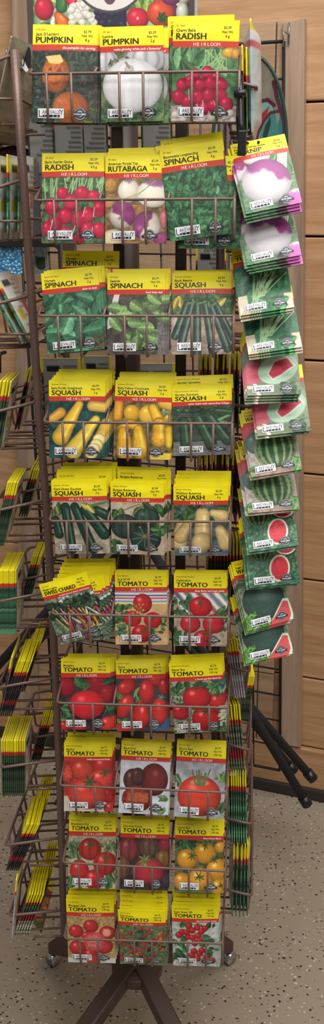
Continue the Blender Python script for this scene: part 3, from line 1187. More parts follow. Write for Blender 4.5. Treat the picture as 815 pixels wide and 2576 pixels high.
def brand_logo(mb, sf, x, y, w=34., h=12.):
    decal_rect(mb, sf, x, x + w, y, y + h, (60, 62, 70), .00010)
    decal_rect(mb, sf, x + .35, x + w - .35, y + .35, y + h - .35, (236, 236, 238), .00018)
    ink = (38, 40, 50)
    decal_text(mb, sf, 'L', x + 1.6, y + 10.4, 8.2, ink, .0, maxw=5.0, off=.0003)
    decal_text(mb, sf, 'AKE', x + 6.0, y + 6.6, 4.2, ink, .0, maxw=9.2, off=.0003)
    decal_text(mb, sf, 'VALLE', x + 16.2, y + 6.6, 4.2, ink, .0, maxw=12.4, off=.0003)
    decal_text(mb, sf, 'Y', x + 28.2, y + 8.0, 6.2, ink, .0, maxw=4.6, off=.0003)
    decal_rect(mb, sf, x + 6.6, x + 28.4, y + 7.8, y + 10.6, ink, .00026)
    for k, chh in enumerate('SEED'):
        decal_text(mb, sf, chh, x + 9.4 + 5.3 * k, y + 10.1, 1.9, (240, 240, 242), .02, align='C', off=.00036)


def badge(mb, sf, x, y, r=7.6):
    ink = (62, 66, 72)
    decal_disc(mb, sf, x, y, r, ink, .00010)
    decal_disc(mb, sf, x, y, r * .90, (196, 200, 200), .00015)
    decal_disc(mb, sf, x, y, r * .82, ink, .00020)
    decal_disc(mb, sf, x, y, r * .52, (170, 176, 176), .00024)
    decal_rect(mb, sf, x - r * 1.45, x + r * 1.45, y - r * .02, y + r * .46, (48, 52, 58), .00024)
    decal_rect(mb, sf, x - r * 1.1, x + r * 1.1, y - r * .24, y + r * .34, ink, .0003)
    decal_text(mb, sf, 'NON-GMO', x, y + r * .24, 2.5, (232, 234, 236), .02, align='C', maxw=r * 2.0, off=.00042)


def packet_mesh(name, art, days, variety, crop, strip, price, wt, mat=None, t=.0014, bul=.0022, nx=NX, ny=NY, seed=0, W=PW, H=PH, texts=True, header=True, blocks=True):
    c = Cv(seed + 11)
    art(c)
    c.grain(.05)
    lum = c.a.mean(-1, keepdims=True)
    c.a = (c.a * .93 + lum * .07) * .94 + .03
    c.rect(0, 83, 0, 24, YEL)
    c.rect(0, 83, 24, 31, REDB)
    a = c.a
    a = a[:CHP, :CWP] if a.shape[0] >= CHP else np.pad(a, ((0, CHP - a.shape[0]), (0, 0), (0, 0)), 'edge')
    if a.shape[1] < CWP:
        a = np.pad(a, ((0, 0), (0, CWP - a.shape[1]), (0, 0)), 'edge')
    img = np.clip(a.reshape(NY + 1, SS, NX + 1, SS, 3).mean((1, 3)), 0, 1)
    if (nx, ny) != (NX, NY):
        jj = np.round(np.linspace(0, NY, ny + 1)).astype(int)
        ii = np.round(np.linspace(0, NX, nx + 1)).astype(int)
        img = img[jj][:, ii]
    col = lin(img)
    sf = Surf(t, bul, W, H)
    mb = MB()
    X, Y = np.meshgrid(np.linspace(0, 83, nx + 1), np.linspace(0, 116, ny + 1))
    V = sf.pos(X.ravel(), Y.ravel())
    idx = np.arange((nx + 1) * (ny + 1)).reshape(ny + 1, nx + 1)
    q = np.stack([idx[1:, :-1], idx[1:, 1:], idx[:-1, 1:], idx[:-1, :-1]], -1).reshape(-1, 4)
    mb.add(V, q.tolist(), col.reshape(-1, 3))
    # rim: wraps the print round the edge
    loop = np.concatenate([idx[0, :], idx[1:, -1], idx[-1, -2::-1], idx[-2:0:-1, 0]])
    lv = V[loop]
    bv = lv.copy()
    bv[:, 1] = t / 2
    n = len(loop)
    lc = col.reshape(-1, 3)[loop]
    mb.add(np.concatenate([lv, bv]), [(i, (i + 1) % n, n + (i + 1) % n, n + i) for i in range(n)], np.concatenate([lc, lc]))
    # back: pale panel with print, the edges of the front print wrap round
    bx, by = 24, 32
    Xb, Yb = np.meshgrid(np.linspace(0, 83, bx + 1), np.linspace(0, 116, by + 1))
    ub, vb = Xb / 83, Yb / 116
    Bv = np.stack([(ub - .5) * W, t / 2 + sf.bulge(ub, vb) * .7, (1 - vb) * H], -1).reshape(-1, 3)
    rr = np.random.RandomState(seed + 5)
    bc = np.ones((by + 1, bx + 1, 3)) * np.array([.86, .86, .84])
    for j in range(3, by - 2):
        if j % 2 == 0:
            e = rr.randint(10, bx - 3)
            bc[j, 3:e] = np.array([.52, .52, .53])
    bc[4:7, 13:21] = (.15, .15, .17)
    if blocks:
        bc[13:20, 3:11] = (.66, .22, .20)
        bc[17:22, 15:21] = (.80, .74, .20)
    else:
        bc *= .72  # back colour darkened to stand in for the shade deep in the rack
    fi = np.round(np.linspace(0, ny, by + 1)).astype(int)
    bcl = lin(bc)
    m = col[fi][:, [2, nx - 2]]
    bcl[:, 0:2] = m[:, 0:1]
    bcl[:, -2:] = m[:, 1:2]
    ib = np.arange((bx + 1) * (by + 1)).reshape(by + 1, bx + 1)
    qb = np.stack([ib[1:, :-1], ib[:-1, :-1], ib[:-1, 1:], ib[1:, 1:]], -1).reshape(-1, 4)
    mb.add(Bv, qb.tolist(), bcl.reshape(-1, 3))
    if texts:
        ink = (40, 38, 26)
        decal_text(mb, sf, days, 4.2, 7.0, 2.2, (170, 104, 20), .008, maxw=40)
        decal_text(mb, sf, variety, 4.2, 13.2, 3.4, ink, .014, maxw=46)
        for q in (-.32, -.1, .1, .32):
            decal_text(mb, sf, crop, 4.5 + q, 21.8, 6.9, ink, .0, maxw=54, wide=1.13, off=.0003 + .00002 * q)
        for k, s in enumerate((price, 'Net Wt', wt)):
            decal_text(mb, sf, s, 69, 9.6 + 5.0 * k, 3.0, (70, 76, 26), .014, align='C', maxw=17)
        if strip == 'HEIRLOOM':
            for k, chh in enumerate(strip):
                decal_text(mb, sf, chh, 28.2 + 4.3 * k, 29.6, 3.9, (250, 238, 226), .0, align='C')
        else:
            decal_text(mb, sf, strip, 79.5, 29.2, 3.0, (250, 240, 230), .012, .25, align='R', maxw=62)
        brand_logo(mb, sf, 8.0, 99.5)
        badge(mb, sf, 62, 105.5)
    return mb.mesh(name, mat or M_PRINT)


# ---------------------------------------------------------------- placing packets
def frame(origin, X, Z):
    """matrix whose x axis is X, z axis is Z (made square to X), y axis points into the packet"""
    X = X.normalized()
    Z = (Z - X * Z.dot(X)).normalized()
    Y = Z.cross(X)
    return Matrix(((X.x, Y.x, Z.x, origin.x), (X.y, Y.y, Z.y, origin.y), (X.z, Y.z, Z.z, origin.z), (0, 0, 0, 1)))


def put(me, M, sx=1., sz=1., label=None, group=None, name='seed_packet', cat='seed packet'):
    o = bpy.data.objects.new(name, me)
    COL.objects.link(o)
    o.matrix_world = M @ Matrix.Diagonal((sx, 1, sz, 1))
    return tag(o, label, cat, group)


def fit_packet(TL, TR, BL, n0, p0, amin=3, amax=25, want=PH / PW):
    """a packet standing in a pocket: bottom edge on the plane (p0, n0), leaning back from it"""
    b = hit(*BL, p0, n0)
    best = None
    ax = Vector((n0.y, -n0.x, 0))
    for i in range(81):
        al = math.radians(amin + (amax - amin) * i / 80)
        n = Matrix.Rotation(-al, 3, ax) @ n0
        # leaning back: the plane's normal turns upwards away from the viewer
        tl, tr = hit(*TL, b, n), hit(*TR, b, n)
        w, h = (tr - tl).length, (tl - b).length
        e = abs(math.log(h / w / want)) + .03 * abs(math.degrees(al) - 13) / 10
        if best is None or e < best[0]:
            best = (e, tl, tr, w, h, n, math.degrees(al))
    return b, best


def pocket(me, TL, TR, BL, rear, label, rlabel, group, back=.010, n0=NF, d0=D, rear_frame=None, step=.0032):
    p0 = Vector((0, d0 + back, 0))
    b, (e, tl, tr, w, h, n, al) = fit_packet(TL, TR, BL, n0, p0)
    X = (tr - tl).normalized()
    Z = tl - b
    Z = (Z - X * Z.dot(X)).normalized()
    o = b + X * (w / 2)
    M = frame(o, X, Z)
    put(me, M, w / PW, h / PH, label)
    s = pxscale(o)
    inn = Z.cross(X).normalized()
    for k, r in enumerate(rear):
        dx, dy = r[0], r[1]
        rot = r[2] if len(r) > 2 else random.uniform(-.8, .8)
        X2, Z2, o2, w2, h2 = X, Z, o, w, h
        if rear_frame:
            tl2, tr2, bl2 = rear_frame
            b2, (e2, a2, c2, w2, h2, nn, _) = fit_packet(tl2, tr2, bl2, n0, p0 + Vector((0, .004, 0)))
            X2 = (c2 - a2).normalized()
            Z2 = a2 - b2
            Z2 = (Z2 - X2 * Z2.dot(X2)).normalized()
            o2 = b2 + X2 * (w2 / 2)
        oo = o2 + X2 * (dx * s) + Z2 * (dy * s) + inn * ((k + 1) * step)
        put(me, frame(oo, X2, Z2) @ Matrix.Rotation(math.radians(rot), 4, 'Y'), w2 / PW, h2 / PH, rlabel, group)
    return al


# ---------------------------------------------------------------- the setting
fl = MB()
fl.add([(-2.5, -1.2, 0), (2.5, -1.2, 0), (2.5, 3.6, 0), (-2.5, 3.6, 0)], [(0, 1, 2, 3)])
o = fl.build('floor', floor_mat())
o['kind'] = 'structure'

AW = math.radians(20)
NW = Vector((math.sin(AW), math.cos(AW), 0))
E1 = Vector((math.cos(AW), -math.sin(AW), 0))
W0 = hit(730, 1990, (0, 0, 0), Vector((0, 0, 1)))


def wall(u, v, off=0.0):
    return hit(u, v, W0 - NW * off, NW)


M_WALL = wood('pine plank wall', (194, 152, 112), (160, 119, 82), (80, 52, 36), AW)
M_PANEL = wood('weathered pine panel', (184, 152, 120), (146, 114, 86), (74, 52, 38), AW, 12)
M_TRIM = wood('grey washed pine trim', (174, 148, 124), (140, 114, 94), (80, 60, 48), AW, 16, vertical=True)

seams = [wall(800, y).z for y in (255, 595, 908, 1195, 1462, 1710)]
hs = [seams[0] + .29 * k for k in range(4, 0, -1)] + seams + [wall(800, 1885).z, .035]
back_gap = MB()
mb = MB()
rw = np.random.RandomState(3)
ends = [-2.2, 1.6]
for i in range(len(hs) - 1):
    z1, z0 = hs[i] - .0025, hs[i + 1] + .0025
    c = W0 + E1 * ((ends[0] + ends[1]) / 2) + Vector((0, 0, (z0 + z1) / 2)) + NW * (.010 + rw.uniform(0, .0012))
    mb.box(c, (ends[1] - ends[0], .02, z1 - z0), Matrix.Rotation(-AW, 3, 'Z'))
c = W0 + E1 * ((ends[0] + ends[1]) / 2) + Vector((0, 0, 1.4)) + NW * .03
o = bevel(mb.build('wall_back', M_WALL, smooth=False), .003)
o['kind'] = 'structure'
mb = MB()
mb.box(c, (ends[1] - ends[0], .02, 2.8), Matrix.Rotation(-AW, 3, 'Z'))
o = mb.build('wall_sheathing', M_DARK, smooth=False)
o['kind'] = 'structure'
o.name = 'wall_backing'

# weathered door-like panel between the two trims
pl, pr = (wall(70, 1000) - W0).dot(E1), (wall(716, 1000) - W0).dot(E1)
ptop = wall(650, 56).z
mb = MB()
pm = (wall(672, 1000) - W0).dot(E1)
pz = [wall(680, y).z for y in (1868, 1690, 1500, 1290, 1070, 840, 600, 340)] + [ptop]
for (a, b) in ((pl, pm - .0015), (pm + .0015, pr)):
    zz = pz[0]
    for k in range(len(pz) - 1):
        z0, z1 = pz[k] + .0015, pz[k + 1] - .0015
        mb.box(W0 + E1 * ((a + b) / 2) + Vector((0, 0, (z0 + z1) / 2)) - NW * .007, (b - a, .014, z1 - z0), Matrix.Rotation(-AW, 3, 'Z'))
o = bevel(mb.build('wall_panel', M_PANEL, smooth=False), .0015)
o['kind'] = 'structure'

mb = MB()
q = [wall(717, 62, .0), wall(772, 49, .0), wall(761, 1870, .0), wall(706, 1862, .0)]
mb.prism([p - NW * .001 for p in q], -NW * .024)
o = bevel(mb.build('trim_1', M_TRIM, smooth=False), .002)
o['kind'] = 'structure'
mb = MB()
q = [wall(40, -60), wall(88, -64), wall(104, 1780), wall(60, 1790)]
mb.prism([p - NW * .001 for p in q], -NW * .024)
o = bevel(mb.build('trim_2', M_TRIM, smooth=False), .002)
o['kind'] = 'structure'
mb = MB()
zb = wall(735, 1868).z - .003
mb.box(W0 + E1 * (-.3) + Vector((0, 0, (zb + .035) / 2)) - NW * .010, (3.8, .02, zb - .035), Matrix.Rotation(-AW, 3, 'Z'))
o = bevel(mb.build('baseboard_back', M_WALL, smooth=False), .003)
o['kind'] = 'structure'
mb = MB()
mb.box(W0 + E1 * (-.3) + Vector((0, 0, .0175)) - NW * .013, (3.8, .026, .035), Matrix.Rotation(-AW, 3, 'Z'))
o = bevel(mb.build('trim_3', M_DARK, smooth=False), .004)
o['kind'] = 'structure'

# ---------------------------------------------------------------- black wire grid on the wall
GP = .075
gTR, gBR = wall(714, 104, GP), wall(704, 1938, GP)
gv = (gBR - gTR)
gw = .69
GRID = empty('gridwall_panel', gBR - E1 * (gw / 2))
tag(GRID, 'black wire gridwall panel hung on the pine planks behind the seed rack', 'wire grid')
mb = MB()
mb.tube([gTR, gBR], .0038, 8)
mb.tube([gTR - E1 * gw, gBR - E1 * gw], .0038, 8)
mb.tube([gTR, gTR - E1 * gw], .0038, 8)
mb.tube([gBR, gBR - E1 * gw], .0038, 8)
mb.build('frame', M_BLACK, GRID)
mb = MB()
nrow = int(round(gv.length / .0762))
for i in range(1, nrow):
    p = gTR + gv * (i / nrow)
    mb.tube([p, p - E1 * gw], .0026, 6)
for i in range(1, 9):
    mb.tube([gTR - E1 * (gw * i / 9) + NW * .005, gBR - E1 * (gw * i / 9) + NW * .005], .0026, 6)
mb.build('wire_mesh', M_BLACK, GRID)
for (p) in (gTR, gTR - E1 * gw):
    mb = MB()
    mb.tube(fillet([p + NW * GP + Vector((0, 0, .02)), p - NW * .006 + Vector((0, 0, .02)), p - NW * .006 - Vector((0, 0, .012))], .006), .0017, 6)
    mb.tube([p + NW * (GP - .03) + Vector((0, 0, .045)), p + NW * (GP - .03) + Vector((0, 0, .0))], .002, 6)
    mb.build('hanger_hook', M_STEEL, GRID)

# peg hook on the grid (left) and one from which the black tubes hang
hk = wall(14, 905, GP)
mb = MB()
mb.tube(fillet([hk + Vector((0, 0, .02)), hk - NW * .03 + Vector((0, 0, .02)), hk - NW * .035 - Vector((0, 0, .03))], .01), .005, 8)
o = mb.build('grid_hook', M_BLACK)
tag(o, 'short black hook on the wire grid below the glossy side pouches', 'hook')

# black foam-covered tubes hanging behind the rack, feet in the air
TB = empty('folding_stand', at(420, 1500, 2.03))
tag(TB, 'folded black tube stand hanging behind the seed rack, its capped legs angled outwards', 'stand')
for (a, b, dep) in (((330, 1432), (786, 1958), 2.04), ((330, 1300), (772, 2022), 1.98), ((420, 1560), (738, 1938), 2.10), ((300, 1340), (-40, 1712), 2.0), ((330, 1360), (-70, 1790), 2.06)):
    p, q = at(*a, dep), at(*b, dep)
    dd = (q - p).normalized()
    mb = MB()
    mb.tube([p, q], .0105, 14)
    leg = mb.build('leg', M_FOAM, TB)
    mb = MB()
    mb.tube([q - dd * .022, q - dd * .004, q, q + dd * .003], .0132, 14)
    e = mb.build('rubber_foot', M_PLASTIC)
    e.parent = leg
    e.matrix_parent_inverse = Matrix.Translation(-TB.location) if False else leg.matrix_parent_inverse.inverted() @ Matrix.Translation(-TB.location) if False else Matrix.Identity(4)
mb = MB()
hp = at(320, 1330, 2.02)
mb.tube([hp - Vector((.06, 0, 0)), hp + Vector((.06, 0, 0))], .012, 12)
mb.tube(fillet([hp, hp + Vector((0, .02, .06)), hp + Vector((0, .22, .09))], .02), .004, 8)
mb.build('hinge_bar', M_PLASTIC, TB)

# ---------------------------------------------------------------- the rack
RB = at(345, 2450, D + .22)
RACK = empty('seed_rack', (RB.x, RB.y, 0))
tag(RACK, 'tall brown wire spinner rack with ten rows of packet pockets on four legs', 'display rack')
RAILS = [((73, 186), (602, 179)), ((86, 504), (590, 500)), ((95, 795), (588, 795)), ((110, 1062), (584, 1066)), ((124, 1311), (579, 1313)),
         ((131, 1545), (575, 1554)), ((143, 1768), (574, 1781)), ((150, 1976), (570, 1994)), ((158, 2170), (567, 2192)), ((162, 2361), (560, 2374))]
DIV = [(240, 422), (252, 425), (262, 426), (268, 426), (273, 426), (282, 427), (287, 430), (290, 430), (293, 428), (296, 427)]
TINE = [(117, 180, 302, 362, 484, 547), (136, 193, 309, 368, 484, 543), (146, 203, 315, 371, 484, 538), (158, 211, 321, 373, 482, 537), (168, 219, 324, 375, 480, 532),
        (176, 226, 327, 377, 478, 529), (184, 234, 332, 381, 478, 527), (190, 240, 334, 381, 476, 524), (198, 245, 338, 384, 476, 523), (201, 247, 339, 383, 473, 519)]
BD = .085     # basket depth
for r in range(10):
    L, R = front(*RAILS[r][0]), front(*RAILS[r][1])
    ex = (R - L)
    exn = ex.normalized()
    inn = Vector((0.08, 1, 0)).normalized()
    lift = Vector((0, 0, .030))
    bp = MB()
    pts = fillet([L + inn * BD + lift, L, R, R + inn * BD + lift], .006)
    bp.tube(pts, .0019, 8)
    for dxp in DIV[r]:
        t = (dxp - RAILS[r][0][0]) / (RAILS[r][1][0] - RAILS[r][0][0])
        p = L + ex * t
        bp.tube([p + Vector((0, -.0008, .001)), p + inn * BD + lift], .0018, 8)
    drop = Vector((0, 0, -.056))
    for tx in TINE[r]:
        t = (tx - RAILS[r][0][0]) / (RAILS[r][1][0] - RAILS[r][0][0])
        p = L + ex * t
        bp.tube(fillet([p + Vector((0, -.002, 0)), p + drop + Vector((0, .002, 0)), p + drop + inn * (BD * .97) + Vector((0, 0, .004))], .006), .0018, 8)
    # back wires of this face
    bl, br = L + inn * BD, R + inn * BD
    for dz in (.030, -.052, ):
        bp.tube([bl + Vector((0, 0, dz)), br + Vector((0, 0, dz))], .0020, 6)
    # right end frame: upright wire at the basket end
    bp.tube(fillet([R + Vector((0, 0, .001)), R + Vector((0, 0, -.05)) + inn * .004, R + Vector((0, 0, -.05)) + inn * BD], .006), .0022, 6)
    bp.build('wire_basket', M_BROWN, RACK)

# corner post at the left of the front face, with the side baskets
YL = D + .092
POSTPX = [(37, 136), (58, 440), (79, 740), (97, 1027), (117, 1280), (130, 1500), (141, 1750), (150, 1950), (155, 2130), (160, 2330)]
pt, pb = at(36, 134, YL), at(161, 2345, YL)
mid = [at(u, v, YL) for (u, v) in POSTPX]
mb = MB()
mb.tube([pt + Vector((0, 0, .004))] + mid[1:-1] + [pb], .0062, 12)
mb.build('corner_post', M_BROWN, RACK)
mb = MB()
far = Vector((.02, .27, 0))
mb.tube([pt + far, pb + far], .0062, 12)
mb.build('corner_post', M_BROWN2, RACK)
LB = [((34, 137), .36), ((55, 452), .32), ((76, 743), .26), ((95, 1010), .25), ((112, 1258), .224), ((126, 1488), .20), ((134, 1706), .17), ((141, 1912), .135), ((147, 2108), .14), ((154, 2290), .10)]


def side_basket(A, B, back, nrm, tl=.056):
    """A: end at the frame, B: outer front corner; runs back along 'back'; three pockets"""
    b = MB()
    far_a, far_b = A + back, B + back
    b.tube(fillet([A, B, far_b, far_a], .006), .0025, 8)
    out = (B - A)
    out.z = 0
    o_n = out.normalized()
    for t in (1 / 3., 2 / 3.):
        b.tube([A + back * t, B + back * t], .0022, 6)
    for k in range(3):
        for t in (.33, .67):
            p = B + back * ((k + t) / 3.)
            b.tube(fillet([p, p + Vector((0, 0, -tl)) - o_n * .006, p + Vector((0, 0, -tl + .002)) - out * .97], .006), .0021, 6)
    # lower wires of the face
    for dz in (-.012, -.052):
        b.tube([A + Vector((0, 0, dz)), far_a + Vector((0, 0, dz))], .0021, 6)
    b.tube([A + Vector((0, 0, -.055)), A + out * .55 + Vector((0, 0, -.055)), ], .0021, 6)
    b.build('wire_basket', M_BROWN, RACK)


BACK_L = Vector((.02, .262, 0))
for (a, sl) in LB:
    A = at(*a, YL)
    s = pxscale(A)
    npx = .092 / s
    B = at(a[0] - npx, a[1] + sl * npx, YL - .003)
    side_basket(A, B, BACK_L, -1)
YR = D + .105
RBK = [((600, 207), (645, 219)), ((592, 524), (640, 534)), ((590, 785), (636, 793)), ((587, 1019), (633, 1025)), ((582, 1252), (630, 1261)), ((578, 1469), (628, 1479)),
       ((576, 1678), (627, 1690)), ((572, 1871), (629, 1888)), ((570, 2059), (632, 2073)), ((566, 2237), (633, 2253))]
for (a, b) in RBK:
    A, B = at(*a, YR), at(*b, YR - .004)
    A2 = A + (A - B) * .55
    side_basket(A2, B, Vector((.022, .262, 0)), 1)
mb = MB()
pa, pbb = at(560, 150, YR + .02), at(535, 2350, YR + .02)
mb.tube([pa, pbb], .0062, 12)
mb.build('corner_post', M_BROWN2, RACK)
mb = MB()
mb.tube([pa + Vector((.022, .25, 0)), pbb + Vector((.022, .25, 0))], .0062, 12)
mb.build('corner_post', M_BROWN2, RACK)
# inner uprights of the front face and the central tube
cz1 = at(300, 120, D + .12).z
for (u, yy) in ((300, .10), (455, .10)):
    p = at(u, 660, D + yy)
    mb = MB()
    mb.box((p.x, p.y, (cz1 + .38) / 2), (.016, .012, cz1 - .38))
    bevel(mb.build('upright', M_BROWN2, RACK, smooth=False), .002)
mb = MB()
mb.tube([(RB.x, RB.y, .12), (RB.x, RB.y, cz1 + .25)], .019, 20)
mb.build('centre_pole', M_BROWN2, RACK)
# rear face wires: simple ladder of wires seen between the rows
for r in range(10):
    z = front(*RAILS[r][0]).z
    x0, x1 = RB.x - .17, RB.x + .13
    yb = RB.y + .17
    b = MB()
    b.tube(fillet([(x0, yb - .02, z + .02), (x0, yb + .07, z - .01), (x1, yb + .05, z - .01), (x1, yb - .04, z + .02)], .006), .0023, 6)
    for t in np.linspace(.04, .96, 10):
        p = Vector((x0 + (x1 - x0) * t, yb + .07 - .02 * t, z - .01))
        b.tube(fillet([p, p + Vector((0, -.004, -.055)), p + Vector((0, -.08, -.052))], .006), .0021, 6)
    b.tube([(x0, yb - .02, z + .02), (x1, yb - .04, z + .02)], .002, 6)
    b.tube([(x0, yb - .02, z - .05), (x1, yb - .04, z - .05)], .002, 6)
    b.build('wire_basket', M_BROWN2, RACK)
# base: hub and four flat legs with casters
hubz = RB.z + .012
mb = MB()
mb.lathe([(.030, -.010), (.046, -.008), (.050, -.002), (.050, .014), (.046, .018), (.030, .022), (.028, .09)], (RB.x, RB.y, hubz), 24)
sharp(mb.build('base_hub', M_LEG, RACK))
ends = [at(212, 2590, RB.y - .14), at(472, 2590, RB.y - .14)]
Zp = Vector((0, 0, 1))
rearL, rearR = hit(132, 2376, (0, 0, .052), Zp), hit(577, 2372, (0, 0, .052), Zp)
frontL, frontR = hit(243, 2580, (0, 0, .10), Zp), hit(412, 2580, (0, 0, .10), Zp)
hubp = Vector((RB.x, RB.y, hubz + .018))
for k, tgt in enumerate((rearL, rearR, frontL, frontR)):
    flat = Vector((tgt.x - hubp.x, tgt.y - hubp.y, 0))
    dirv = flat.normalized()
    ln = max((rearL - hubp).length, .27)
    a = hubp + dirv * .02
    b_ = tgt if k < 2 else Vector((hubp.x, hubp.y, 0)) + dirv * ln + Vector((0, 0, .052))
    sidev = Vector((-dirv.y, dirv.x, 0)) * .017
    hgt = Vector((0, 0, .016))
    m_ = a.lerp(b_, .96)
    mb = MB()
    vs = []
    for q, p in enumerate((a, m_, b_)):
        kk = .82 if q == 2 else 1.0
        vs += [p - sidev * kk - hgt * kk, p + sidev * kk - hgt * kk, p + sidev * kk + hgt * kk, p - sidev * kk + hgt * kk]
    fs = [(0, 1, 2, 3), (11, 10, 9, 8)]
    for i in range(2):
        for l0 in range(4):
            l = (l0 + 1) % 4
            fs.append((i * 4 + l0, (i + 1) * 4 + l0, (i + 1) * 4 + l, i * 4 + l))
    mb.add(vs, fs)
    leg = bevel(mb.build('leg', M_LEG, RACK, smooth=False), .004)
    cpos = b_ - dirv * .004
    mb = MB()
    mb.tube([cpos + Vector((0, 0, -.01)), cpos + Vector((0, 0, -.028))], .004, 10)
    sd = sidev.normalized()
    wc = Vector((cpos.x, cpos.y, .0145)) + dirv * .004
    mb.tube([wc - sd * .010, wc - sd * .008, wc + sd * .008, wc + sd * .010], .0145, 18)
    mb.lathe([(.0005, .012), (.009, .010), (.013, .004), (.014, -.002)], (wc.x, wc.y, .020), 16)
    cs = mb.build('caster', M_CHROME)
    cs.parent = leg

# ---------------------------------------------------------------- packets in the front pockets
DES = {}


def design(key, *a, **k):
    DES[key] = packet_mesh(key, *a, seed=len(DES) * 7 + 3, **k)
    return DES[key]


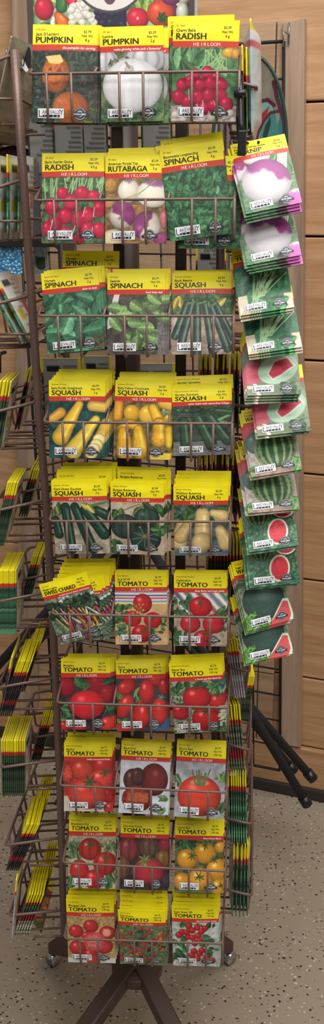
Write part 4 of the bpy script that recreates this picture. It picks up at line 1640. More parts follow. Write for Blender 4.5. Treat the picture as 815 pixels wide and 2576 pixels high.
H = 'HEIRLOOM'
FRONT = [
    # art, days, variety, crop, strip, price, weight, TL, TR, BL, rear offsets, look
    (art_jack, '(105 days)', "Jack O'Lantern", 'PUMPKIN', 'the pumpkin for carving', '$2.79', '8 g', (70, 62), (236, 64), (79, 307), [(6, 1), (11, 0)], 'carved orange pumpkins'),
    (art_lumina, '(95 days)', 'Lumina', 'PUMPKIN', "make glowing white jack o'lanterns!", '$2.29', '2 g', (248, 69), (408, 64), (256, 308), [(12, -4), (15, -8)], 'a big white pumpkin'),
    (art_cherry, '(21 days)', 'Cherry Belle', 'RADISH', H, '$2.39', '4 g', (431, 51), (597, 52), (430, 304), [(1, 2), (-7, 13, -2), (-5, 16, -2)], 'red radishes under green leaves'),
    (art_scarlet, '(22 days)', 'Early Scarlet Globe', 'RADISH', H, '$2.39', '4.5 g', (88, 387), (245, 386), (105, 612), [(5, 1), (9, 2), (13, 3), (18, 7)], 'bunched scarlet radishes'),
    (art_rutabaga, '(90 days)', 'American Purple Top', 'RUTABAGA', H, '$2.39', '3 g', (263, 391), (414, 389), (265, 613), [(4, 3), (7, 12), (8, 22)], 'purple and white roots'),
    (art_bloom, '(47 days)', 'Bloomsdale Longstanding', 'SPINACH', H, '$2.39', '4 g', (411, 374), (568, 351), (428, 608), [(1, 2, 0), (-6, 12, -1), (4, 25, 0), (16, -26, 8)], 'crinkled green leaves, tilted'),
    (art_olympia, 'Hybrid (45 days)', 'Olympia', 'SPINACH', 'slow to bolt', '$2.79', '3 g', (91, 690), (234, 676), (121, 891), [(7, 6), (13, 8), (18, 4), (23, 2), (27, 1), (33, 52, 6)], 'large smooth green leaves'),
    (art_seaside, '(40 days)', 'Seaside', 'SPINACH', 'best baby leaf', '$2.79', '3 g', (270, 687), (416, 686), (270, 892), [(4, 2), (9, 3), (12, 13)], 'pale green leaves beside a white tool'),
    (art_blackb, 'Summer (55 days)', 'Black Beauty', 'SQUASH', H, '$2.59', '4 g', (430, 687), (580, 685), (430, 892), [(2, 5), (4, 8), (3, 12), (5, 15)], 'long dark zucchini'),
    (art_straight, 'Summer (50 days)', 'Early Prolific Straightneck', 'SQUASH', H, '$2.59', '3 g', (113, 957), (255, 957), (124, 1152), [(4, 3), (8, 9), (10, 14), (12, 19), (16, 24), (18, 30)], 'straight yellow squash'),
    (art_crook, 'Summer (50 days)', 'Early Yellow Crookneck', 'SQUASH', H, '$2.59', '3 g', (280, 956), (423, 960), (285, 1152), [(3, 2), (5, 8), (8, 14), (9, 20), (10, 24)], 'bent yellow squash'),
    (art_spine, 'Hybrid Summer (45 days)', 'Garden Spineless', 'SQUASH', 'open habit with spine-free foliage', '$3.09', '3 g', (433, 977), (583, 972), (437, 1147), [(2, 5), (-1, 9), (5, 31)], 'green zucchini on grey soil'),
    (art_zuc, 'Summer (50 days)', 'Dark Green Zucchini', 'SQUASH', H, '$2.59', '4 g', (128, 1211), (267, 1209), (140, 1393), [(2, 3), (3, 5), (12, 20), (14, 26), (20, 32), (24, 40)], 'dark zucchini with a yellow blossom'),
    (art_butter, 'Winter (95 days)', 'Burgess Buttercup', 'SQUASH', H, '$2.59', '4 g', (279, 1213), (414, 1215), (281, 1393), [(3, 3), (6, 6), (16, 6), (14, 28), (13, 34)], 'round striped green squash'),
    (art_butternut, 'Winter (105 days)', 'Waltham Butternut', 'SQUASH', H, '$2.59', '4 g', (437, 1222), (575, 1222), (439, 1397), [(2, 4), (3, 10), (4, 16), (5, 24), (6, 32)], 'tan butternut squash'),
    (art_chard, '(60 days)', 'Bright Lights', 'SWISS CHARD', 'multicolored stems and leaves', '$2.09', '1.5 g', (106, 1469), (226, 1436), (151, 1622), [(-2, 2, -5), (2, 8, -3), (6, 14), (8, 22), (12, 30), (14, 38), (18, 46)], 'rainbow chard stems, tilted'),
    (art_ace, 'Bush (80 days)', 'Ace 55 VF', 'TOMATO', H, '$2.79', '200 mg', (295, 1439), (426, 1439), (291, 1621), [(1, 3), (2, 5), (3, 2)], 'four tomatoes on a striped cloth'),
    (art_celeb, 'Hybrid Bush (70 days)', 'Celebration', 'TOMATO', 'deep flavor and huge yields', '$2.79', '100 mg', (437, 1441), (570, 1442), (438, 1624), [(1, 3), (2, 4), (3, 6)], 'pinkish tomatoes on a blue striped cloth'),
    (art_marg, 'Bush (75 days)', 'Marglobe', 'TOMATO', H, '$2.79', '300 mg', (153, 1656), (277, 1656), (154, 1835), [(4, 2), (8, 3), (12, 4), (14, 10)], 'one big red tomato among others'),
    (art_roma, 'Bush (77 days)', 'Roma', 'TOMATO', H, '$2.79', '300 mg', (294, 1660), (419, 1658), (295, 1839), [(4, 3), (8, 4), (6, 10)], 'long red plum tomatoes'),
    (art_better, 'Hybrid Pole (70 days)', 'Better Boy', 'TOMATO', 'a home garden favorite', '$2.79', '100 mg', (433, 1667), (567, 1660), (439, 1845), [(2, 4), (3, 8), (4, 14)], 'tomatoes on a pale wicker mat'),
    (art_bigboy, 'Hybrid Pole (78 days)', 'Big Boy', 'TOMATO', 'beefy one-pound fruits', '$2.79', '100 mg', (165, 1867), (286, 1868), (161, 2040), [(2, 5), (4, 12), (6, 22)], 'crowded orange-red tomatoes'),
    (art_krim, 'Pole (75 days)', 'Black Krim', 'TOMATO', H, '$2.79', '100 mg', (305, 1863), (429, 1869), (298, 2044), [(1, 3), (2, 6)], 'dark maroon tomatoes on pale grey'),
    (art_bonnie, 'Pole (75 days)', 'Bonnie Best', 'TOMATO', H, '$2.79', '250 mg', (441, 1863), (565, 1870), (437, 2054), [(1, 3), (1, 5)], 'one large round tomato on grey'),
    (art_brandy, 'Pole (78 days)', 'Brandywine Red', 'TOMATO', H, '$2.79', '200 mg', (176, 2054), (294, 2056), (171, 2233), [(1, 4), (2, 8)], 'ribbed red tomatoes on burlap'),
    (art_cherokee, 'Pole (80 days)', 'Cherokee Purple', 'TOMATO', H, '$2.79', '200 mg', (305, 2059), (427, 2063), (300, 2236), [(1, 3), (2, 6)], 'dusky purple tomatoes'),
    (art_lemon, 'Hybrid Pole (72 days)', 'Lemon Boy', 'TOMATO', 'deep lemon flavor', '$2.79', '100 mg', (443, 2063), (564, 2066), (439, 2244), [(1, 4), (1, 7)], 'golden yellow tomatoes'),
    (art_mort, 'Pole (80 days)', 'Mortgage Lifter', 'TOMATO', H, '$2.79', '100 mg', (171, 2260), (291, 2262), (172, 2420), [(2, 8), (4, 16), (6, 24)], 'red tomatoes in a straw basket'),
    (art_redcherry, 'Pole (70 days)', 'Red Cherry', 'TOMATO', H, '$2.79', '200 mg', (300, 2288), (420, 2292), (302, 2424), [(2, 6), (3, 14), (4, 24), (5, 36), (4, 48)], 'many small red cherry tomatoes'),
    (art_sweet, 'Hybrid Pole (70 days)', 'Super Sweet 100', 'TOMATO', 'cherry tomato treats', '$2.79', '75 mg', (437, 2277), (555, 2279), (436, 2428), [(2, 6), (3, 14), (3, 24), (3, 33)], 'hanging strings of cherry tomatoes'),
]
for i, f in enumerate(FRONT):
    me = design('packet_' + f[2], *f[:7])
    nm = f'{f[2]} {f[3].lower()}'
    rf = None
    if f[2] == 'Bright Lights':
        rf = ((134, 1462), (264, 1460), (150, 1618))
    al = pocket(me, f[7], f[8], f[9], f[10], f'{nm} seed packet, {f[11]}, front of pocket',
                f'yellow-topped seed packet tucked behind the front {nm}', f'packets behind the front {nm}', rear_frame=rf)
    print('lean', f[2], round(al, 1))

# ---------------------------------------------------------------- packets on the hanging clip strip
STRIP = [
    ('turnip', art_turnip, '(55 days)', 'Purple Top White Globe', 'TURNIP', H, '$2.59', '4 g', [((578, 366), (619, 539), (760, 510), 4), ((592, 512), (622, 668), (757, 642), 4)], 'a purple-topped white turnip'),
    ('greens', art_seven, '(45 days)', 'Seven Top', 'TURNIP', H, '$2.59', '4 g', [((583, 640), (605, 795), (740, 773), 3), ((600, 742), (625, 893), (760, 873), 3)], 'long-stemmed green leaves'),
    ('grey melon', art_charl, '(85 days)', 'Charleston Gray', 'WATERMELON', H, '$2.59', '4 g', [((614, 842), (622, 996), (757, 992), 4), ((630, 938), (648, 1098), (782, 1084), 2)], 'a pink wedge of pale watermelon'),
    ('striped melon', art_crimson, '(85 days)', 'Crimson Sweet', 'WATERMELON', H, '$2.59', '4 g', [((607, 1035), (632, 1202), (760, 1181), 2), ((600, 1130), (624, 1292), (754, 1281), 2)], 'a whole striped watermelon'),
    ('halved melon', art_jubilee, '(95 days)', 'Jubilee', 'WATERMELON', H, '$2.59', '4 g', [((604, 1232), (627, 1390), (752, 1372), 2), ((606, 1318), (627, 1480), (754, 1467), 2)], 'halved red watermelons among leaves'),
    ('dark melon', art_sugar, '(75 days)', 'Sugar Baby', 'WATERMELON', H, '$2.59', '4 g', [((583, 1422), (623, 1588), (740, 1556), 3), ((588, 1512), (619, 1670), (738, 1644), 2)], 'a round dark watermelon with a red wedge'),
]
which = ['upper', 'lower']
hooks = []
for (key, art, dy, va, cr, stp, pr_, wt, spots, look) in STRIP:
    me = design('packet_' + key, art, dy, va, cr, stp, pr_, wt)
    for k, (TL, BL, BR, n) in enumerate(spots):
        TLv, BLv, BRv = Vector(TL), Vector(BL), Vector(BR)
        yb_ = D - .012
        b = at(*BL, yb_)
        br = at(*BR, yb_ - .004)
        cand = None
        for lean in np.linspace(.012, .062, 26):
            tl = at(*TL, yb_ + lean)
            for dd in np.linspace(-.004, .05, 28):
                br = at(*BR, yb_ + dd)
                Xc, Zc = br - b, tl - b
                e = abs(Xc.dot(Zc)) / Xc.length / Zc.length + 6 * abs(Zc.length - PH) + 4 * abs(Xc.length - PW)
                if cand is None or e < cand[0]:
                    cand = (e, Xc, Zc)
        X, Z = cand[1].normalized(), cand[2]
        w = min(max(cand[1].length, .072), .088)
        Zl = Z.length
        Z = (Z - X * Z.dot(X)).normalized()
        hgt = min(max(Zl, .105), .122)
        o_ = b + X * (w / 2)
        inn = Z.cross(X).normalized()
        M = frame(o_, X, Z)
        put(me, M, w / PW, hgt / PH, f'{va} {cr.lower()} packet, {which[k]} of two on the hanging strip')
        hooks.append(o_ + Z * (hgt * .93))
        for j in range(n - 1):
            sft = o_ + inn * (.0030 * (j + 1)) - Z * (.0026 * (j + 1)) + X * random.uniform(-.004, .001)
            put(me, frame(sft, X, Z) @ Matrix.Rotation(math.radians(random.uniform(-1.2, 1.2)), 4, 'Y'), w / PW, hgt / PH,
                f'packet behind the {which[k]} {va} {cr.lower()} on the hanging strip', f'packets behind the {which[k]} {va} packet')

CS = empty('clip_strip', hooks[-1])
tag(CS, 'black plastic merchandising strip carrying the hanging turnip and watermelon packets', 'hanging strip')
mb = MB()
pts = [at(600, 178, D + .012), at(603, 260, D + .016), at(608, 355, D + .03)] + [h + Vector((-.004, .045, .0)) for h in hooks[::2]] + [hooks[-1] + Vector((0, .045, -.03))]
for i in range(len(pts) - 1):
    a, b = pts[i], pts[i + 1]
    mb.prism([a + Vector((-.006, 0, 0)), a + Vector((.006, 0, 0)), b + Vector((.006, 0, 0)), b + Vector((-.006, 0, 0))], Vector((0, .0016, 0)))
mb.build('strip', M_PLASTIC, CS, smooth=False)
for h in hooks:
    mb = MB()
    mb.tube([h + Vector((0, .045, 0)), h + Vector((0, .0, 0)), h + Vector((0, -.002, .004))], .0018, 6)
    mb.build('hook', M_PLASTIC, CS)
# the clip that holds the strip, in front of the turnip packet
CL = empty('spring_clip', at(610, 395, D - .03))
tag(CL, 'black plastic spring clip over the top of the uppermost hanging turnip packet', 'clip')
mb = MB()
p0, p1 = at(608, 328, D - .026), at(609, 392, D - .03)
mb.box((p0 + p1) / 2, (.0105, .006, (p0 - p1).length))
bevel(mb.build('jaw', M_PLASTIC, CL, smooth=False), .0018)
mb = MB()
p2 = at(606, 190, D + .0)
mb.tube(fillet([p0 + Vector((0, .003, -.004)), p0 + Vector((-.001, .012, .02)), p2], .01), .0034, 8)
mb.build('arm', M_PLASTIC, CL)
mb = MB()
a, b = at(590, 238, D - .008), at(618, 233, D - .012)
mb.tube([a, b], .0045, 10)
mb.build('pivot', M_PLASTIC, CL)

# ---------------------------------------------------------------- packets in the side baskets (seen on edge)
side = {
    'dark': design('packet_dark', art_dark, '(50 days)', 'Green', 'BEANS', H, '$2.39', '20 g', nx=40, ny=56, texts=False, t=.0022),
    'redp': design('packet_redp', art_redpep, '(75 days)', 'Red', 'PEPPER', H, '$2.39', '1 g', nx=40, ny=56, texts=False, t=.0022),
    'mari': design('packet_mari', art_marigold, '(60 days)', 'Orange', 'MARIGOLD', H, '$2.39', '1 g', nx=40, ny=56, texts=False, t=.0022),
    'egg': design('packet_egg', art_eggplant, '(60 days)', 'Purple', 'EGGPLANT', H, '$2.39', '1 g', nx=40, ny=56, texts=False, t=.0022),
    'leafy': design('packet_leafy', art_olympia, '(60 days)', 'Leaf', 'LETTUCE', H, '$2.39', '1 g', nx=40, ny=56, texts=False, t=.0022),
    'fat': design('pouch', art_olympia, '(60 days)', 'Leaf', 'PEAS', H, '$2.39', '50 g', nx=40, ny=56, texts=False, mat=M_FOIL, t=.002, bul=.0062),
    'orange': design('packet_orange', art_better, '(60 days)', 'Red', 'TOMATO', H, '$2.39', '1 g', nx=40, ny=56, texts=False, t=.0022),
}


def stack(me, T, B, n, step, y, sgn, label, group, yaw=0., single=False, hscale=1.0, jit=.6, name='seed_packet', cat='seed packet', dstep=0.):
    """packets standing one behind another in a side basket; T, B: near edge of the packet closest to the camera's line"""
    t, b = at(*T, y), at(*B, y)
    Z = (t - b)
    h = Z.length * hscale
    Z.normalize()
    w = PW
    for k in range(n):
        dx = -step * k
        X = Vector((math.sin(yaw), -1, 0)) if sgn < 0 else Vector((math.sin(yaw), 1, 0))
        X.normalize()
        away = -X if sgn < 0 else X
        oo = b + Vector((dx * pxscale(b), dstep * k, 0)) + away * (w / 2)
        oo.z += random.uniform(-1, 1) * .001 * jit
        Z2 = (Z + Vector((random.uniform(-1, 1) * .012 * jit, 0, 0))).normalized()
        put(me, frame(oo, X, Z2), 1., h / PH, label, group, name, cat)


NEAR, MID_, FAR_ = YL + .006, YL + .094, YL + .180
ORD = {2: 'second', 3: 'third', 4: 'fourth', 5: 'fifth', 6: 'sixth', 7: 'seventh', 8: 'eighth', 9: 'ninth', 10: 'lowest'}


def lside(row, me, T, B, n, step, y, what, where='nearest pocket', **k):
    lab = f'{what} on edge, {ORD[row]} basket down beside corner post, {where}'
    stack(side[me], T, B, n, step, y, -1, lab, lab.replace(' on edge', ''), **k)


lside(2, 'fat', (46, 388), (46, 602), 3, 27, NEAR, 'puffy seed pouch', name='seed_pouch', cat='seed pouch', yaw=-.10)
lside(3, 'fat', (-22, 690), (78, 868), 2, 26, NEAR, 'leaning glossy seed pouch', name='seed_pouch', cat='seed pouch', yaw=-.12)
lside(4, 'dark', (26, 958), (-4, 1140), 5, 6, NEAR, 'green-fronted packet')
lside(4, 'redp', (78, 930), (46, 1080), 2, 8, MID_, 'grey-backed packet', 'middle pocket')
lside(5, 'dark', (44, 1212), (7, 1373), 6, 4.6, NEAR, 'dark-fronted packet')
lside(5, 'dark', (98, 1180), (66, 1300), 4, 6, MID_, 'dark-fronted packet', 'middle pocket')
lside(6, 'leafy', (38, 1434), (38, 1596), 12, 3.5, NEAR, 'green-fronted packet')
lside(6, 'dark', (104, 1398), (74, 1510), 5, 5, MID_, 'dark-fronted packet', 'middle pocket')
lside(7, 'redp', (78, 1662), (27, 1802), 7, 5, NEAR, 'red-and-black packet')
lside(7, 'redp', (103, 1612), (60, 1740), 5, 5, MID_, 'red-and-black packet', 'middle pocket')
lside(7, 'redp', (30, 1652), (-2, 1800), 1, 5, NEAR - .01, 'single leaning red packet', 'outer edge')
lside(8, 'dark', (60, 1862), (61, 2002), 12, 4.9, NEAR, 'dark green packet')
lside(8, 'redp', (132, 1800), (98, 1920), 5, 5, MID_, 'yellow-edged packet', 'middle pocket')
lside(9, 'redp', (98, 2073), (46, 2190), 7, 5, NEAR, 'black-and-red packet')
lside(9, 'dark', (122, 2010), (78, 2130), 6, 5, MID_, 'dark packet', 'middle pocket')
lside(10, 'orange', (108, 2249), (70, 2352), 6, 6.5, NEAR, 'orange-flecked packet')
lside(10, 'dark', (134, 2185), (96, 2300), 5, 6, MID_, 'dark packet', 'middle pocket')
lside(10, 'egg', (40, 2212), (30, 2365), 1, 6, NEAR - .012, 'single pale packet', 'outer edge')
lside(10, 'mari', (152, 2236), (104, 2346), 1, 6, FAR_, 'single orange flower packet', 'farthest pocket', yaw=.8)


def rside(row, me, T, B, n, step, y, what, where='nearest pocket', **k):
    lab = f'{what} on edge, {ORD[row]} basket down by hanging strip, {where}'
    stack(side[me], T, B, n, step, y, 1, lab, lab.replace(' on edge', ''), **k)


RN = YR + .008
rside(4, 'dark', (618, 886), (612, 1090), 9, 14, RN, 'yellow-edged packet', jit=1.6)
rside(5, 'redp', (612, 1128), (606, 1320), 9, 13, RN, 'yellow-edged packet', jit=1.4)
rside(6, 'dark', (614, 1358), (611, 1548), 12, 8, RN, 'yellow-edged packet')
rside(7, 'egg', (592, 1605), (616, 1756), 5, 6, RN, 'grey-purple packet', yaw=-.35)
rside(7, 'dark', (640, 1700), (622, 1815), 6, 3.4, RN + .1, 'yellow-headed packet', 'farther pocket')
rside(8, 'orange', (600, 1772), (617, 1952), 7, 6.2, RN, 'red tomato packet', yaw=-.12)
rside(9, 'leafy', (618, 1938), (620, 2128), 8, 6, RN, 'green-fronted packet')
rside(10, 'fat', (626, 2124), (622, 2306), 5, 9.5, RN, 'plump packet', jit=1.5)


# tall shiny pouches in the top basket beside the strip
def plain_pouch(name, cols, W, Hh, bul):
    """pouch with horizontal colour bands: list of (fraction from the top, colour)"""
    mb = MB()
    sf = Surf(.002, bul, W, Hh)
    nx, ny = 20, 48
    X, Y = np.meshgrid(np.linspace(0, 83, nx + 1), np.linspace(0, 116, ny + 1))
    cc = np.zeros((ny + 1, nx + 1, 3))
    for j in range(ny + 1):
        f = j / ny
        c0 = cols[0][1]
        for (q, cq) in cols:
            if f >= q:
                c0 = cq
        cc[j] = lin(np.array(c0) / 255.)
    idx = np.arange((nx + 1) * (ny + 1)).reshape(ny + 1, nx + 1)
    q = np.stack([idx[1:, :-1], idx[1:, 1:], idx[:-1, 1:], idx[:-1, :-1]], -1).reshape(-1, 4)
    V = sf.pos(X.ravel(), Y.ravel())
    mb.add(V, q.tolist(), cc.reshape(-1, 3))
    V2 = V.copy()
    V2[:, 1] *= -1
    mb.add(V2, q[:, ::-1].tolist(), cc.reshape(-1, 3))
    loop = np.concatenate([idx[0, :], idx[1:, -1], idx[-1, -2::-1], idx[-2:0:-1, 0]])
    n = len(loop)
    lc = cc.reshape(-1, 3)[loop]
    mb.add(np.concatenate([V[loop], V2[loop]]), [(i, (i + 1) % n, n + (i + 1) % n, n + i) for i in range(n)], np.concatenate([lc, lc]))
    return mb.mesh(name, M_FOIL)


M_SILVER = painted('silver foil pouch', rough=.22, bump=.9, bscale=30, coat=.3)
M_SILVER.node_tree.nodes['Principled BSDF'].inputs['Metallic'].default_value = .25
silver = plain_pouch('silver_pouch', [(0, (236, 220, 60)), (.10, (216, 226, 236)), (.18, (190, 96, 120)), (.24, (186, 206, 216)), (.6, (160, 188, 196)), (.8, (176, 200, 204))], .10, .145, .011)
silver.materials[0] = M_SILVER
slim = plain_pouch('slim_pouch', [(0, (226, 206, 40)), (.33, (196, 50, 44)), (.40, (60, 100, 60)), (.8, (70, 120, 70))], .083, .116, .003)


def stand_pouch(me, T, B, y, yaw, Hh, label, group=None, cat='seed pouch', name='seed_pouch', W=.1, sgn=1):
    t, b = at(*T, y), at(*B, y)
    Z = (t - b)
    X = Vector((math.sin(yaw), math.cos(yaw) * sgn, 0))
    return put(me, frame(b + X * (W / 2), X, Z), 1., Z.length / Hh, label, group, name, cat)


stand_pouch(silver, (630, 46), (634, 336), YR, .12, .145, 'tall silvery pouch on edge above the black clip, tallest in top basket')
stand_pouch(slim, (609, 112), (612, 330), YR - .004, .05, .116, 'slim yellow-topped packet on edge between top radish packet and silvery pouch', 'slim packets in the top basket', 'seed packet', 'seed_packet', .083)
stand_pouch(slim, (620, 118), (622, 334), YR + .002, .06, .116, 'slim yellow-topped packet on edge between top radish packet and silvery pouch', 'slim packets in the top basket', 'seed packet', 'seed_packet', .083)

# large plain packs in the top left basket, seen from behind
greyp = plain_pouch('grey_pack', [(0, (150, 138, 118)), (.5, (140, 128, 110)), (.9, (128, 116, 100))], .12, .18, .003)
for (T_, B_, yy_, lab) in (((36, 94), (-22, 325), NEAR, 'large plain taupe packet leaning in the top side basket, its corner pointing up'),
                           ((2, 150), (-40, 350), NEAR + .03, 'large plain taupe packet behind the pointed one in the top side basket')):
    t_, b_ = at(*T_, yy_), at(*B_, yy_)
    Xg = Vector((-.26, -1, 0)).normalized()
    put(greyp, frame(b_ - Xg * .06, Xg, t_ - b_), 1., (t_ - b_).length / .18, lab)
# price tag with a loop, hanging by the top of the corner post
TG = empty('hang_tag', at(58, 150, D + .13))
tag(TG, 'small white card tag with a black loop beside the top of the corner post', 'tag')
mb = MB()
yy = D + .13
q = [at(52, 136, yy), at(72, 176, yy), at(66, 182, yy), at(44, 158, yy)]
mb.prism(q, Vector((0, .0012, 0)))
mb.build('card', plain('white card', (226, 228, 230), .5), TG, smooth=False)
mb = MB()
loop = [at(57 + 4 * math.cos(a), 153 + 13 * math.sin(a), yy - .002) for a in np.linspace(0, 2 * math.pi, 17)]
mb.tube(loop, .0007, 6)
mb.build('loop', M_PLASTIC, TG)
mb = MB()
q = [at(71, 116, yy + .004), at(76, 122, yy + .004), at(78, 168, yy + .004), at(66, 172, yy + .004), at(64, 140, yy + .004)]
mb.prism(q, Vector((0, .006, 0)))
o = mb.build('tool_grip', M_PLASTIC, smooth=False)
tag(o, 'black tool grip poking up behind the pumpkin packet at the top of the rack', 'tool handle')

# packet backs in the far baskets, seen between the rows, grey darkened to imitate shade
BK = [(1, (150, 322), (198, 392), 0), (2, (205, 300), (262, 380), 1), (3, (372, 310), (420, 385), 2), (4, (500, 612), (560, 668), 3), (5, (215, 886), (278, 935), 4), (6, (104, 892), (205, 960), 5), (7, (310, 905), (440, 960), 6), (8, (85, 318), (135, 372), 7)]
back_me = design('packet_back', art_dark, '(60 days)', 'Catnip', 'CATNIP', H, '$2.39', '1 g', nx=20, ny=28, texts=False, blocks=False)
where = ['below the pumpkin with the carved face', 'between the two pumpkin packets', 'below the white pumpkin packet', 'above the Black Beauty squash, printed CATNIP',
         'above the straightneck squash packets', 'under the Olympia spinach', 'above the crookneck squash packets', 'beside the corner post above scarlet radish']
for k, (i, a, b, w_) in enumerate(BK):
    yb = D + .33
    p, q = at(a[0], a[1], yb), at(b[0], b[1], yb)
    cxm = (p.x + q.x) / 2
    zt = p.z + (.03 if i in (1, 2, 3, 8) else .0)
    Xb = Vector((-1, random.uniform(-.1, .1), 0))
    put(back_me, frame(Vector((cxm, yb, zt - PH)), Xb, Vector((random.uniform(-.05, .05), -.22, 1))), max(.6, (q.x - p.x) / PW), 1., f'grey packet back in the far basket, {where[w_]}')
p = at(512, 632, D + .325)
mb = MB()
v, f = text_geo('CATNIP', .01)
k = .0045 / cap_h(.01)
mb.add([(p.x + a * k, p.y - .02, p.z + b * k) for a, b in v], f, rgb(50, 50, 52))
o = mb.build('packet_lettering', M_PRINT)
cat_obj = [ob for ob in COL.objects if ob.get('label', '').endswith('printed CATNIP')][0]
o.parent = cat_obj
bpy.context.view_layer.update()
o.matrix_parent_inverse = cat_obj.matrix_world.inverted()

# ---------------------------------------------------------------- header sign
ys = D + .17
s0, s1 = at(86, 130, ys), at(476, 130, ys)
ztop = at(280, -110, ys).z
SW, SH = s1.x - s0.x, ztop - s0.z
SG = empty('header_sign', ((s0.x + s1.x) / 2, ys, s0.z))
tag(SG, 'printed header board of vegetables with a round grey emblem on top of the rack', 'sign')
wmm, hmm = SW * 1000, SH * 1000
cv = Cv(99, wmm, hmm, 2.6)
mmp = wmm / (476 - 86)


def hx(u, v):
    return (u - 86) * mmp, hmm - (130 - v) * mmp


cv.mottle(0, wmm, 0, hmm, (170, 190, 160), (90, 120, 70), 14)
for k in range(26):
    x, y = cv.r.uniform(0, wmm), cv.r.uniform(0, hmm * .6)
    cv.ball(x, y, 16, 15, [(190, 40, 50), (220, 110, 50), (70, 110, 50), (110, 50, 90), (230, 220, 200)][k % 5], hl=.25)
cv.leaves(14, *sorted((hx(90, 0)[0], hx(150, 0)[0])), *sorted((hx(0, -10)[1], hx(0, 60)[1])), (10, 18), [(210, 220, 200), (150, 180, 120)])


def hb(u, v, ru, rv, c, **k):
    x, y = hx(u, v)
    cv.ball(x, y, ru * mmp, rv * mmp, c, **k)


hb(115, 32, 24, 27, (206, 40, 66), hl=.3)
cv.cap(*hx(150, 48), *hx(158, 62), 6, 10, (226, 110, 50))
cv.cap(*hx(160, 0), *hx(158, 28), 8, 8, (60, 110, 60), hl=.1)
cv.cap(*hx(176, 0), *hx(186, 20), 8, 7, (206, 50, 66), hl=.1)
cv.rect(*[hx(u, 0)[0] for u in (240, 320)], *[hx(0, v)[1] for v in (30, 130)], (40, 38, 60))
for k in range(28):
    u, v = cv.r.uniform(180, 238), cv.r.uniform(22, 66)
    hb(u, v, 9, 8, (232, 226, 212), hl=.1, edge=.62)
for k in range(16):
    u, v = cv.r.uniform(245, 315), cv.r.uniform(40, 75)
    hb(u, v, 9, 8, (52, 48, 78), hl=.25)
for k in range(12):
    u, v = cv.r.uniform(312, 380), cv.r.uniform(4, 34)
    x, y = hx(u, v)
    cv.leaf(x, y, 14, 7, cv.r.uniform(0, 6), (150, 180, 90))
hb(347, 54, 28, 24, (214, 40, 66), hl=.3)
hb(347, 54, 4, 4, (236, 170, 160), hl=0)
hb(404, 42, 34, 30, (222, 80, 50), hl=.25)
cv.star(*hx(408, 52), 9, 6, (60, 100, 50), asp=.35)
hb(430, 5, 24, 20, (130, 50, 110), hl=.2)
hb(458, 40, 16, 22, (206, 210, 190), hl=.1)
hb(205, 92, 90, 22, (206, 214, 190), hl=.1)
ex_, ey_ = hx(278, -34)
cv.ball(ex_, ey_, 88 * mmp, 76 * mmp, (70, 62, 66), hl=0, edge=1.)
cv.ball(ex_, ey_, 82 * mmp, 70 * mmp, (206, 202, 196), hl=0, edge=1.)
for a in range(7):
    an = a * 2 * math.pi / 7 + math.pi / 2
    cv.ball(ex_ + 44 * mmp * math.cos(an), ey_ + 40 * mmp * math.sin(an), 15 * mmp, 17 * mmp, (92, 66, 78), rot=0, hl=0, edge=1.)
cv.ball(ex_, ey_, 14 * mmp, 14 * mmp, (92, 66, 78), hl=0, edge=1.)
mb = MB()
nx, ny = int(wmm * 1.5), int(hmm * 1.5)
jj = np.linspace(0, cv.H - 1, ny + 1).astype(int)
ii = np.linspace(0, cv.W - 1, nx + 1).astype(int)
cols = lin(np.clip(cv.a[jj][:, ii], 0, 1)).reshape(-1, 3)
X, Z = np.meshgrid(np.linspace(s0.x, s1.x, nx + 1), np.linspace(ztop, s0.z, ny + 1))
idx = np.arange((nx + 1) * (ny + 1)).reshape(ny + 1, nx + 1)
q = np.stack([idx[1:, :-1], idx[1:, 1:], idx[:-1, 1:], idx[:-1, :-1]], -1).reshape(-1, 4)
mb.add(np.stack([X.ravel(), np.full(X.size, ys), Z.ravel()], -1), q.tolist(), cols)
mb.box(((s0.x + s1.x) / 2, ys + .0025, (s0.z + ztop) / 2), (SW, .004, SH), col=rgb(230, 230, 228))
mb.build('board', M_BOARD, SG, smooth=False)
mb = MB()
for x in (s0.x - .003, s1.x + .003):
    mb.box((x, ys, (s0.z + ztop) / 2), (.008, .012, SH))
mb.box(((s0.x + s1.x) / 2, ys, s0.z - .004), (SW + .014, .012, .008))
mb.box(((s0.x + s1.x) / 2, ys, ztop + .004), (SW + .014, .012, .008))
mb.build('frame', plain('sign channel', (76, 60, 62), .4), SG, smooth=False)
mb = MB()
xr = at(487, 60, ys).x
mb.box((xr, ys + .004, (s0.z + ztop) / 2), (.010, .002, SH))
mb.build('sleeve_edge', plain('pale plastic sleeve', (190, 186, 186), .2), SG, smooth=False)

# ---------------------------------------------------------------- painted glass dish hung on the grid
gc = at(628, 368, 1.98)
gx = (at(721, 368, 1.98) - gc).x
gz = (at(628, 138, 1.98) - gc).z
cv = Cv(55, 120., 240., 6.0)
cv.rect(0, 120, 0, 240, (132, 126, 110))


def gp(u, v):
    return 60 + (u - 628) / 93. * 60, 120 + (v - 368) / 230. * 120


